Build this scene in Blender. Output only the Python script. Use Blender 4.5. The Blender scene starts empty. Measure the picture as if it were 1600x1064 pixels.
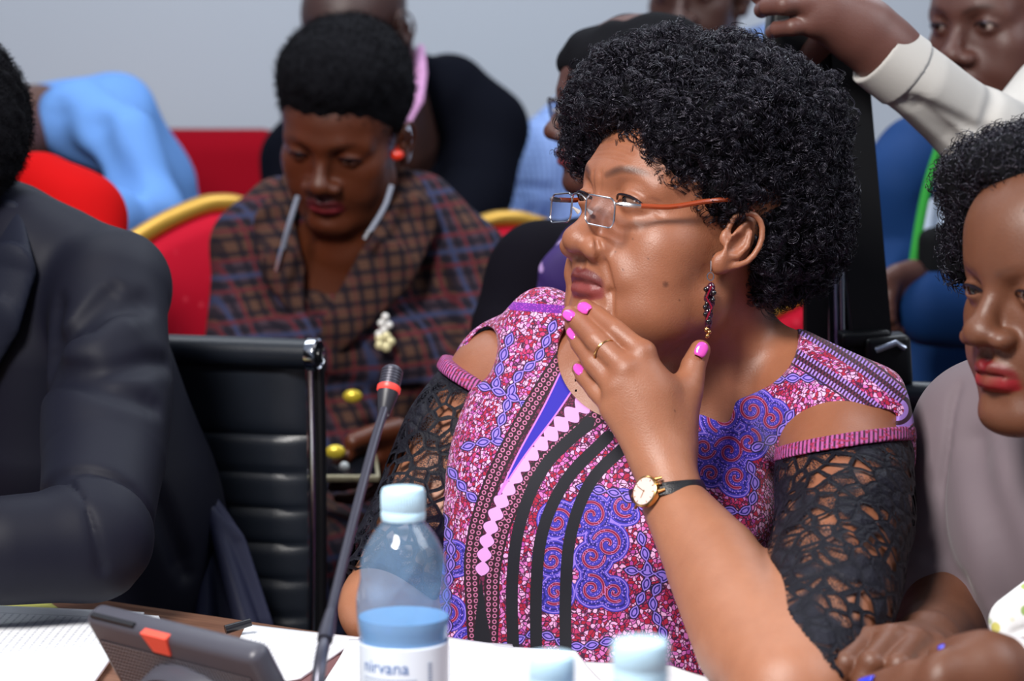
import bpy, math, random
import numpy as np
from mathutils import Vector, Matrix

random.seed(7); RNG = np.random.default_rng(11)
scene = bpy.context.scene
COL = scene.collection
PI = math.pi

# ------------------------------------------------------------------ camera
FPX = 3660.0
CAM_Z, PITCH = 1.23, math.radians(6.0)
cam_d = bpy.data.cameras.new('camera'); cam = bpy.data.objects.new('camera', cam_d); COL.objects.link(cam)
cam_d.sensor_width = 36.0; cam_d.lens = 36.0 * FPX / 1600.0
cam.location = (0, 0, CAM_Z); cam.rotation_euler = (PI/2 - PITCH, 0, 0)
cam_d.clip_start = 0.05; cam_d.clip_end = 60
cam_d.dof.use_dof = True; cam_d.dof.focus_distance = 2.03; cam_d.dof.aperture_fstop = 5.6
scene.camera = cam
CAMP = np.array([0, 0, CAM_Z]); FW = np.array([0, math.cos(PITCH), -math.sin(PITCH)])
UPV = np.array([0, math.sin(PITCH), math.cos(PITCH)]); RT = np.array([1.0, 0, 0])
def P(px, py, d):
    """a point of the room that lies d metres in front of the lens"""
    return CAMP + d * (FW + (px - 800.0) / FPX * RT - (py - 532.0) / FPX * UPV)
def on_z(px, py, z):
    v = FW + (px - 800.0) / FPX * RT - (py - 532.0) / FPX * UPV
    return CAMP + v * ((z - CAM_Z) / v[2])
def proj(V):
    q = V - CAMP; d = q @ FW
    return np.stack([800 + FPX * (q @ RT) / d, 532 - FPX * (q @ UPV) / d], 1)

# ------------------------------------------------------------------ world, lights, exposure
w = bpy.data.worlds.new('world'); scene.world = w; w.use_nodes = True
w.node_tree.nodes['Background'].inputs[0].default_value = (0.62, 0.72, 0.95, 1)
w.node_tree.nodes['Background'].inputs[1].default_value = 0.26
def area(name, loc, target, size, energy, color, sy=None):
    d = bpy.data.lights.new(name, 'AREA'); d.energy = energy; d.color = color; d.size = size
    if sy: d.shape = 'RECTANGLE'; d.size_y = sy
    o = bpy.data.objects.new(name, d); COL.objects.link(o); o.location = loc
    o.rotation_euler = (Vector(target) - Vector(loc)).to_track_quat('-Z', 'Y').to_euler()
    return o
area('ceiling_light', (-0.8, 0.35, 2.6), (0.15, 2.1, 0.9), 0.6, 92, (1.0, 0.96, 0.92))
area('ceiling_light', (1.9, 1.5, 2.75), (0.4, 2.3, 0.8), 1.2, 30, (0.92, 0.95, 1.0))
area('ceiling_light', (-0.6, 3.2, 2.8), (-0.5, 4.2, 1.2), 1.6, 30, (0.9, 0.95, 1.0))
area('ceiling_light', (0.9, 3.6, 2.8), (0.6, 2.4, 1.1), 1.2, 22, (0.85, 0.92, 1.0))
vs = scene.view_settings
vs.view_transform = 'Standard'; vs.look = 'None'; vs.exposure = 0.08; vs.gamma = 1.0; vs.use_curve_mapping = False
scene.cycles.max_bounces = 6; scene.cycles.transparent_max_bounces = 12
scene.cycles.use_denoising = True
scene.cycles.caustics_reflective = False; scene.cycles.caustics_refractive = False

# ------------------------------------------------------------------ materials
def lin(c):
    return tuple(((x/255)/12.92 if x/255 <= 0.04045 else ((x/255+0.055)/1.055)**2.4) for x in c)
class NT:
    """small node-tree helper"""
    def __init__(s, name):
        s.m = bpy.data.materials.new(name); s.m.use_nodes = True
        s.t = s.m.node_tree; s.N = s.t.nodes; s.L = s.t.links
        s.b = s.N['Principled BSDF']; s.out = s.N['Material Output']
    def n(s, typ, **kw):
        x = s.N.new(typ)
        for k, v in kw.items(): setattr(x, k, v)
        return x
    def link(s, a, b): s.L.new(a, b)
    def setv(s, sock, v):
        if isinstance(v, (int, float)): sock.default_value = v
        elif isinstance(v, tuple): sock.default_value = v if len(v) != 3 or len(sock.default_value) == 3 else (*v, 1)
        else: s.link(v, sock)
    def math(s, op, a, b=None, c=None, clamp=False):
        x = s.n('ShaderNodeMath', operation=op); x.use_clamp = clamp
        s.setv(x.inputs[0], a)
        if b is not None: s.setv(x.inputs[1], b)
        if c is not None: s.setv(x.inputs[2], c)
        return x.outputs[0]
    def obj(s): return s.n('ShaderNodeTexCoord').outputs['Object']
    def attr(s, name, out='Fac'):
        x = s.n('ShaderNodeAttribute'); x.attribute_name = name; return x.outputs[out]
    def mapping(s, vec, scale=(1,1,1), rot=(0,0,0), loc=(0,0,0)):
        x = s.n('ShaderNodeMapping'); s.link(vec, x.inputs[0])
        x.inputs['Scale'].default_value = scale; x.inputs['Rotation'].default_value = rot; x.inputs['Location'].default_value = loc
        return x.outputs[0]
    def noise(s, vec, scale, detail=2, rough=0.5, dist=0):
        x = s.n('ShaderNodeTexNoise'); s.link(vec, x.inputs['Vector'])
        x.inputs['Scale'].default_value = scale; x.inputs['Detail'].default_value = detail
        x.inputs['Roughness'].default_value = rough; x.inputs['Distortion'].default_value = dist
        return x
    def vor(s, vec, scale, feature='F1', rnd=1.0):
        x = s.n('ShaderNodeTexVoronoi', feature=feature); s.link(vec, x.inputs['Vector'])
        x.inputs['Scale'].default_value = scale; x.inputs['Randomness'].default_value = rnd
        return x
    def ramp(s, fac, stops, interp='LINEAR'):
        x = s.n('ShaderNodeValToRGB'); s.link(fac, x.inputs[0]); e = x.color_ramp.elements
        x.color_ramp.interpolation = interp
        while len(e) < len(stops): e.new(0.5)
        for el, (p, c) in zip(e, stops):
            el.position = p; el.color = (*c[:3], 1)
        return x.outputs[0]
    def step(s, v, lo, hi):
        x = s.n('ShaderNodeMapRange'); x.interpolation_type = 'SMOOTHSTEP'
        s.link(v, x.inputs[0]); x.inputs[1].default_value = lo; x.inputs[2].default_value = hi
        return x.outputs[0]
    def mix(s, fac, a, b, mode='MIX'):
        x = s.n('ShaderNodeMix', data_type='RGBA', blend_type=mode)
        s.setv(x.inputs[0], fac); s.setv(x.inputs[6], a); s.setv(x.inputs[7], b)
        return x.outputs[2]
    def base(s, c): s.setv(s.b.inputs['Base Color'], c)
    def p(s, **kw):
        for k, v in kw.items(): s.setv(s.b.inputs[k.replace('_', ' ')], v)
    def bump(s, h, strength=0.3, dist=0.001):
        x = s.n('ShaderNodeBump'); x.inputs['Strength'].default_value = strength; x.inputs['Distance'].default_value = dist
        s.link(h, x.inputs['Height']); s.link(x.outputs[0], s.b.inputs['Normal']); return x
MATS = {}
def simple(name, rgb, rough=0.5, metal=0.0, noise_amt=0.0, noise_scale=60, bump=0.0, bump_scale=400, spec=0.5, **kw):
    if name in MATS: return MATS[name]
    t = NT(name); c = lin(rgb)
    if noise_amt:
        nz = t.noise(t.obj(), noise_scale, 3)
        t.base(t.mix(nz.outputs[0], tuple(x*(1-noise_amt) for x in c), tuple(min(1, x*(1+noise_amt)) for x in c)))
    else: t.base(c)
    t.p(Roughness=rough, Metallic=metal, Specular_IOR_Level=spec)
    for k, v in kw.items(): t.p(**{k: v})
    if bump:
        t.bump(t.noise(t.obj(), bump_scale, 3).outputs[0], bump, 0.001)
    MATS[name] = t.m; return t.m
def skin_mat(name, rough=0.42, gain=1.0, sss=0.12, spec=0.5):
    t = NT(name); c = t.attr('col', 'Color')
    n1 = t.noise(t.obj(), 38, 4, 0.6); n2 = t.noise(t.obj(), 700, 3, .65)
    m = t.mix(t.math('MULTIPLY', n1.outputs[0], 0.8), c, t.mix(1.0, c, (0.62, 0.5, 0.44), 'MULTIPLY'))
    t.base(m)
    t.p(Roughness=t.math('ADD', t.math('MULTIPLY', n1.outputs[0], 0.16), rough - 0.08), Subsurface_Weight=sss, Subsurface_Scale=0.006, Specular_IOR_Level=spec)
    t.b.inputs['Subsurface Radius'].default_value = (1.0, 0.35, 0.2)
    t.bump(n2.outputs[0], 0.45, 0.0007)
    return t.m

# ------------------------------------------------------------------ objects and tags
def tag(o, label=None, cat=None, group=None, kind=None):
    if label: o['label'] = label
    if cat: o['category'] = cat
    if group: o['group'] = group
    if kind: o['kind'] = kind
    return o
def empty(name, loc, label, cat, group=None, rz=0):
    o = bpy.data.objects.new(name, None); COL.objects.link(o); o.empty_display_size = 0.05
    o.location = tuple(loc); o.rotation_euler = (0, 0, rz); return tag(o, label, cat, group)
def link_mesh(name, V, F, mat, parent=None, smooth=True, attrs=None, col=None):
    """V (n,3) world coordinates, F quad array or list of faces"""
    me = bpy.data.meshes.new(name)
    V = np.asarray(V, dtype=np.float64)
    off = None
    if parent is None:
        off = (V.min(0) + V.max(0)) / 2; off[2] = V[:, 2].min(); V = V - off
    if isinstance(F, np.ndarray):
        n = len(F); k = F.shape[1]
        me.vertices.add(len(V)); me.vertices.foreach_set('co', V.astype(np.float32).ravel())
        me.loops.add(n*k); me.loops.foreach_set('vertex_index', F.astype(np.int32).ravel())
        me.polygons.add(n); me.polygons.foreach_set('loop_start', np.arange(0, n*k, k, dtype=np.int32))
        me.polygons.foreach_set('loop_total', np.full(n, k, dtype=np.int32))
        me.update(calc_edges=True); me.validate()
    else:
        me.from_pydata(V.tolist(), [], F); me.update()
    me.polygons.foreach_set('use_smooth', np.full(len(me.polygons), smooth))
    if col is not None:
        a = me.color_attributes.new('col', 'FLOAT_COLOR', 'POINT')
        c4 = np.ones((len(V), 4), np.float32); c4[:, :3] = col; a.data.foreach_set('color', c4.ravel())
    for k, v in (attrs or {}).items():
        a = me.attributes.new(k, 'FLOAT', 'POINT'); a.data.foreach_set('value', np.asarray(v, np.float32))
    me.materials.append(mat)
    o = bpy.data.objects.new(name, me); COL.objects.link(o)
    if off is not None: o.location = tuple(off)
    else:
        o.parent = parent
        bpy.context.view_layer.update()
        o.matrix_parent_inverse = parent.matrix_world.inverted()
    return o

class MB:
    """mesh collector in world coordinates"""
    def __init__(s): s.V = []; s.F = []
    def add(s, V, F):
        b = len(s.V); s.V += [tuple(v) for v in V]; s.F += [tuple(i + b for i in f) for f in F]; return s
    def box(s, c, size, R=None, bev=0.0):
        c = np.array(c); h = np.array(size) / 2; R = np.eye(3) if R is None else np.array(R)
        if bev <= 0:
            V = [c + R @ (h * np.array([x, y, z])) for x in (-1, 1) for y in (-1, 1) for z in (-1, 1)]
            return s.add(V, [(0,1,3,2), (4,6,7,5), (0,4,5,1), (2,3,7,6), (0,2,6,4), (1,5,7,3)])
        import bmesh
        bm = bmesh.new(); bmesh.ops.create_cube(bm, size=1.0)
        for v in bm.verts: v.co = Vector((v.co.x*size[0], v.co.y*size[1], v.co.z*size[2]))
        bmesh.ops.bevel(bm, geom=bm.edges[:], offset=bev, segments=3, profile=0.5, affect='EDGES')
        bm.verts.ensure_lookup_table(); bm.verts.index_update()
        V = [c + R @ np.array(v.co) for v in bm.verts]; F = [tuple(v.index for v in f.verts) for f in bm.faces]
        bm.free(); return s.add(V, F)
    def tube(s, pts, rad, n=10, caps=True, closed=False):
        pts = [np.array(p, float) for p in pts]; m = len(pts)
        rad = [rad]*m if isinstance(rad, (int, float)) else list(rad)
        V = []; up = None
        for i in range(m):
            a = pts[i-1] if (i > 0 or closed) else pts[i]; b = pts[(i+1) % m] if (i < m-1 or closed) else pts[i]
            t = b - a; t /= (np.linalg.norm(t) + 1e-12)
            if up is None:
                up = np.array([0, 0, 1.0]) if abs(t[2]) < 0.9 else np.array([1.0, 0, 0])
            u = up - t * (up @ t); u /= (np.linalg.norm(u)+1e-12); up = u; w_ = np.cross(t, u)
            for k in range(n):
                an = 2*PI*k/n; V.append(pts[i] + rad[i]*(math.cos(an)*u + math.sin(an)*w_))
        F = []
        for i in range(m if closed else m-1):
            j = (i+1) % m
            for k in range(n): F.append((i*n+k, i*n+(k+1) % n, j*n+(k+1) % n, j*n+k))
        if caps and not closed:
            F.append(tuple(range(n-1, -1, -1))); F.append(tuple((m-1)*n+k for k in range(n)))
        return s.add(V, F)
    def lathe(s, prof, c=(0,0,0), n=32, R=None, fn=None):
        """prof: list of (r, z)"""
        c = np.array(c, float); R = np.eye(3) if R is None else np.array(R); V = []
        for (r, z) in prof:
            for k in range(n):
                an = 2*PI*k/n; rr = r if fn is None else fn(r, z, an)
                V.append(c + R @ np.array([rr*math.cos(an), rr*math.sin(an), z]))
        F = []
        for i in range(len(prof)-1):
            for k in range(n): F.append((i*n+k, i*n+(k+1) % n, (i+1)*n+(k+1) % n, (i+1)*n+k))
        if prof[0][0] > 1e-6: F.append(tuple(range(n-1, -1, -1)))
        if prof[-1][0] > 1e-6: F.append(tuple((len(prof)-1)*n+k for k in range(n)))
        return s.add(V, F)
    def prism(s, poly, d, R=None, c=(0,0,0)):
        """poly in local x,z; thickness d along local y"""
        R = np.eye(3) if R is None else np.array(R); c = np.array(c, float); n = len(poly)
        V = [c + R @ np.array([x, -d/2, z]) for x, z in poly] + [c + R @ np.array([x, d/2, z]) for x, z in poly]
        F = [tuple(range(n)), tuple(range(2*n-1, n-1, -1))] + [(i, i+n, (i+1) % n + n, (i+1) % n) for i in range(n)]
        return s.add(V, F)
    def build(s, name, mat, parent=None, smooth=True, autosmooth=40, **kw):
        o = link_mesh(name, np.array(s.V), [list(f) for f in s.F], mat, parent, smooth, **kw)
        if smooth and autosmooth:
            import bmesh
            bm = bmesh.new(); bm.from_mesh(o.data)
            for e in bm.edges:
                if len(e.link_faces) == 2 and e.calc_face_angle(0) > math.radians(autosmooth): e.smooth = False
            bmesh.ops.recalc_face_normals(bm, faces=bm.faces[:])
            bm.to_mesh(o.data); bm.free()
        return o
def spline(pts, n):
    """Catmull-Rom through points (any dimension), n samples"""
    p = np.array(pts, float); p = np.vstack([2*p[0]-p[1], p, 2*p[-1]-p[-2]]); m = len(p) - 3; out = []
    for q in np.linspace(0, m - 1e-9, n):
        i = int(q); t = q - i; a, b, c, d = p[i:i+4]
        out.append(0.5*((2*b) + (-a+c)*t + (2*a-5*b+4*c-d)*t*t + (-a+3*b-3*c+d)*t**3))
    return np.array(out)
def norm(v): v = np.array(v, float); return v/np.linalg.norm(v)
def rotm(axis, ang): return np.array(Matrix.Rotation(ang, 3, Vector(axis)))

# ------------------------------------------------------------------ solid modelling: smooth blends of rounded forms, then a surface net
f32 = np.float32
class Frame:
    """local frame: columns of R are the local axes"""
    def __init__(s, o=(0,0,0), R=None, sc=1.0): s.o = np.array(o, float); s.R = np.eye(3) if R is None else np.array(R, float); s.s = sc
    def pt(s, p): return s.o + s.R @ (np.array(p, float) * s.s)
    def loc(s, V): return ((V - s.o) @ s.R) / s.s
class Solid:
    def __init__(s, fr=None, rs=1.0): s.pr = []; s.fr = fr or Frame(); s.disp = None; s.rs = rs
    def ell(s, c, r, R=None, k=0.01, op='add'):
        f = s.fr; Rw = f.R @ (np.eye(3) if R is None else np.array(R)); r = np.array(r, float)*f.s*s.rs; k = k*s.rs
        s.pr.append(dict(t='e', c=f.pt(c), r=r, R=Rw, k=k*f.s, op=op, rad=r.max(), cen=f.pt(c), lip=r.max()/r.min())); return s
    def tube(s, pts, rad, k=0.01, op='add', flat=None, fdir=None):
        f = s.fr; pw = np.array([f.pt(p) for p in pts]); rw = np.broadcast_to(np.array(rad, float)*f.s*s.rs, (len(pts),)).copy(); k = k*s.rs
        cen = (pw.min(0)+pw.max(0))/2; rd = max(np.linalg.norm(pw[i]-cen)+rw[i]*(1 if not flat else max(1, 1/flat)) for i in range(len(pw)))
        s.pr.append(dict(t='t', p=pw, r=rw, k=k*f.s, op=op, rad=rd, cen=cen, flat=flat, fdir=None if fdir is None else f.R @ norm(fdir), lip=1)); return s
    def half(s, pt, nrm, k=0.004, op='int'):
        """keeps the side the normal points away from"""
        f = s.fr; s.pr.append(dict(t='h', c=f.pt(pt), n=f.R @ norm(nrm), k=k, op=op, rad=1e9, cen=f.pt(pt), lip=1)); return s
    def boxp(s, c, h, R=None, rnd=0.005, k=0.01, op='add'):
        f = s.fr; Rw = f.R @ (np.eye(3) if R is None else np.array(R)); h = np.array(h, float)*f.s
        s.pr.append(dict(t='b', c=f.pt(c), h=h, R=Rw, rnd=rnd*f.s, k=k*f.s, op=op, rad=np.linalg.norm(h), cen=f.pt(c), lip=1)); return s
    def grow(s, d):
        """a copy whose added forms are d thicker (cloth over a body)"""
        o = Solid(s.fr); o.disp = s.disp
        for q in s.pr:
            q = dict(q); e = d if q['op'] == 'add' else -d
            if q['t'] in 'et': q['r'] = np.maximum(q['r'] + e, 0.0005); q['rad'] += e
            elif q['t'] == 'b': q['h'] = q['h'] + e; q['rad'] += e
            o.pr.append(q)
        return o
    @staticmethod
    def dist(q, X):
        if q['t'] == 'e':
            l = (X - q['c'].astype(f32)) @ q['R'].astype(f32); r = q['r'].astype(f32)
            k0 = np.sqrt(((l/r)**2).sum(1)); k1 = np.sqrt(((l/(r*r))**2).sum(1)) + f32(1e-6)
            return np.where(k0 < 0.3, (k0-1)*r.min(), k0*(k0-1)/k1)
        if q['t'] == 't':
            best = None; p = q['p'].astype(f32); r = q['r'].astype(f32)
            for i in range(len(p)-1):
                ba = p[i+1]-p[i]; pa = X - p[i]
                h = np.clip((pa @ ba)/max(float(ba @ ba), 1e-10), 0, 1)
                v = pa - h[:, None]*ba
                if q['flat'] is not None:
                    fd = q['fdir'].astype(f32); v = v + (v @ fd)[:, None]*fd*f32(1/q['flat']-1)
                    d = (np.sqrt((v*v).sum(1)) - (r[i] + (r[i+1]-r[i])*h)) * f32(max(q['flat'], 0.5) if q['flat'] < 1 else 1)
                else: d = np.sqrt((v*v).sum(1)) - (r[i] + (r[i+1]-r[i])*h)
                best = d if best is None else np.minimum(best, d)
            return best
        if q['t'] == 'h': return (X - q['c'].astype(f32)) @ q['n'].astype(f32)
        l = np.abs((X - q['c'].astype(f32)) @ q['R'].astype(f32)) - (q['h'].astype(f32) - f32(q['rnd']))
        return np.sqrt((np.maximum(l, 0)**2).sum(1)) + np.minimum(l.max(1), 0) - f32(q['rnd'])
    def value(s, X, prs=None):
        d = np.full(len(X), 1.0, f32)
        for q in (s.pr if prs is None else prs):
            e = s.dist(q, X); k = f32(max(q['k'], 1e-5))
            if q['op'] == 'add':
                h = np.maximum(k - np.abs(d-e), 0)/k; d = np.minimum(d, e) - h*h*k*f32(0.25)
            elif q['op'] == 'sub':
                h = np.maximum(k - np.abs(-d-e), 0)/k; d = np.maximum(d, -e) + h*h*k*f32(0.25)
            else:
                h = np.maximum(k - np.abs(d-e), 0)/k; d = np.maximum(d, e) + h*h*k*f32(0.25)
        if s.disp is not None: d = d + s.disp(X)
        return d
    def snap(s, pts):
        """world points moved onto the surface of what has been added so far"""
        X = np.array(pts, np.float32)
        for _ in range(6):
            d = s.value(X); g = np.stack([s.value(X + np.eye(3, dtype=f32)[a]*f32(.001)) - s.value(X - np.eye(3, dtype=f32)[a]*f32(.001)) for a in range(3)], 1)
            g /= np.linalg.norm(g, axis=1)[:, None] + 1e-9; X = X - g*d[:, None]
        return X.astype(float), g.astype(float)
    def mesh(s, vox, pad=0.02, B=12):
        add = [q for q in s.pr if q['op'] == 'add']
        lo = np.min([q['cen']-q['rad'] for q in add], 0) - pad; hi = np.max([q['cen']+q['rad'] for q in add], 0) + pad
        nb = np.ceil((hi-lo)/(vox*B)).astype(int)
        g = np.stack(np.meshgrid(*[np.arange(n) for n in nb], indexing='ij'), -1).reshape(-1, 3)
        cen = lo + (g+0.5)*vox*B; hd = vox*B*0.866
        # coarse pass with culling through bounding spheres
        val = s.value(cen.astype(f32)) if len(cen) < 400000 else np.zeros(len(cen))
        act = np.where(np.abs(val) < hd*1.7 + 0.012)[0]
        ar = np.arange(B+1); off = np.stack(np.meshgrid(ar, ar, ar, indexing='ij'), -1).reshape(-1, 3)
        cells = []; cv = []; quads = []
        N = (nb*B+2).astype(np.int64)
        gid = lambda c: (c[:, 0]*N[1] + c[:, 1])*N[2] + c[:, 2]
        for bi in act:
            c = cen[bi]; prs = []
            for q in s.pr:
                if q['t'] == 'h' or np.linalg.norm(q['cen']-c) - q['rad'] < hd + q['k'] + 0.012:
                    if q['t'] != 'h' and q['op'] != 'int':
                        if float(s.dist(q, c[None].astype(f32))[0]) > (hd + q['k'] + 0.008)*1.6: continue
                    prs.append(q)
                elif q['op'] == 'int': prs.append(q)
            if not prs: continue
            base = g[bi]*B
            X = (lo + (base + off)*vox).astype(f32)
            D = s.value(X, prs).reshape(B+1, B+1, B+1)
            ins = D < 0
            if ins.all() or not ins.any(): continue
            # cell vertices
            cnt = np.zeros((B, B, B), np.int32); acc = np.zeros((B, B, B, 3), f32)
            for ax in range(3):
                for a in (0, 1):
                    for b in (0, 1):
                        sl0 = [None]*3; sl1 = [None]*3; o1, o2 = [x for x in range(3) if x != ax]
                        sl0[ax] = slice(0, B); sl1[ax] = slice(1, B+1)
                        for o_, v_ in ((o1, a), (o2, b)): sl0[o_] = slice(v_, B+v_); sl1[o_] = slice(v_, B+v_)
                        d0 = D[tuple(sl0)]; d1 = D[tuple(sl1)]; cr = (d0 < 0) != (d1 < 0)
                        t = np.where(cr, d0/np.where(cr, d0-d1, 1), 0)
                        cnt += cr
                        acc[..., ax] += np.where(cr, t, 0)
                        if a: acc[..., o1] += cr
                        if b: acc[..., o2] += cr
            m = cnt > 0; ci = np.argwhere(m)
            cells.append(gid(ci + base)); cv.append(lo + (ci + base + acc[m]/cnt[m][:, None])*vox)
            for ax in range(3):
                sl0 = [slice(0, B)]*3; sl1 = list(sl0); sl1[ax] = slice(1, B+1)
                i0 = ins[tuple(sl0)]; i1 = ins[tuple(sl1)]
                for flip in (0, 1):
                    e = np.argwhere(i0 & ~i1 if not flip else ~i0 & i1)
                    if not len(e): continue
                    e = e + base; o1, o2 = [(1, 2), (2, 0), (0, 1)][ax]
                    u = np.zeros(3, int); u[o1] = 1; v = np.zeros(3, int); v[o2] = 1
                    ok = (e[:, o1] > 0) & (e[:, o2] > 0); e = e[ok]
                    qd = [gid(e-u-v), gid(e-v), gid(e), gid(e-u)]
                    if flip: qd = qd[::-1]
                    quads.append(np.stack(qd, 1))
        cells = np.concatenate(cells); cv = np.concatenate(cv); quads = np.concatenate(quads)
        o = np.argsort(cells); cs = cells[o]; V = cv[o]
        idx = np.searchsorted(cs, quads); idx[idx >= len(cs)] = 0
        ok = (cs[idx] == quads).all(1)
        return V, idx[ok].astype(np.int32)
def smoothstep(x, a, b):
    t = np.clip((x-a)/(b-a), 0, 1); return t*t*(3-2*t)
def seg_dist(Q, poly, want_s=False):
    """distance of points Q (n,d) to a polyline; optionally the arc length of the closest point and the side"""
    poly = np.array(poly, float); best = np.full(len(Q), 1e9); S = np.zeros(len(Q)); acc = 0
    for i in range(len(poly)-1):
        a = poly[i]; b = poly[i+1]; ba = b-a; L = np.linalg.norm(ba)
        h = np.clip(((Q-a) @ ba)/(L*L+1e-12), 0, 1); d = np.linalg.norm(Q-a-h[:, None]*ba, axis=1)
        m = d < best; best[m] = d[m]; S[m] = acc + h[m]*L; acc += L
    return (best, S) if want_s else best
def wave_noise(seed, freq, n=10):
    r = np.random.default_rng(seed); K = r.normal(size=(n, 3)); K /= np.linalg.norm(K, axis=1)[:, None]
    K *= freq*r.uniform(0.6, 1.6, (n, 1)); ph = r.uniform(0, 2*PI, n)
    K = K.astype(f32); ph = ph.astype(f32)
    return lambda X: np.sin(X @ K.T + ph).sum(1)/math.sqrt(n)
# ------------------------------------------------------------------ heads, hands
def head_frame(ear_mid, yaw, pitch=0, roll=0, sc=1.0):
    """yaw 0 faces the camera side (-y), positive turns towards -x; pitch up positive"""
    f = np.array([-math.sin(yaw)*math.cos(pitch), -math.cos(yaw)*math.cos(pitch), math.sin(pitch)])
    r = norm(np.cross(f, [0, 0, 1])); u = np.cross(r, f)
    if roll:
        Rr = rotm(f, roll); r = Rr @ r; u = Rr @ u
    return Frame(ear_mid, np.stack([r, f, u], 1), sc)
LIPU = [(-.0265, .0815, -.0465), (-.014, .0950, -.0410), (-.004, .1000, -.0388), (0, .1000, -.0396), (.004, .1000, -.0388), (.014, .0950, -.0410), (.0265, .0815, -.0465)]
LIPL = [(-.0250, .0825, -.0480), (-.013, .0932, -.0508), (0, .0962, -.0515), (.013, .0932, -.0508), (.0250, .0825, -.0480)]
MOUTH = [(-.028, .0825, -.0475), (-.013, .0990, -.0450), (0, .1040, -.0450), (.013, .0990, -.0450), (.028, .0825, -.0475)]
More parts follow.
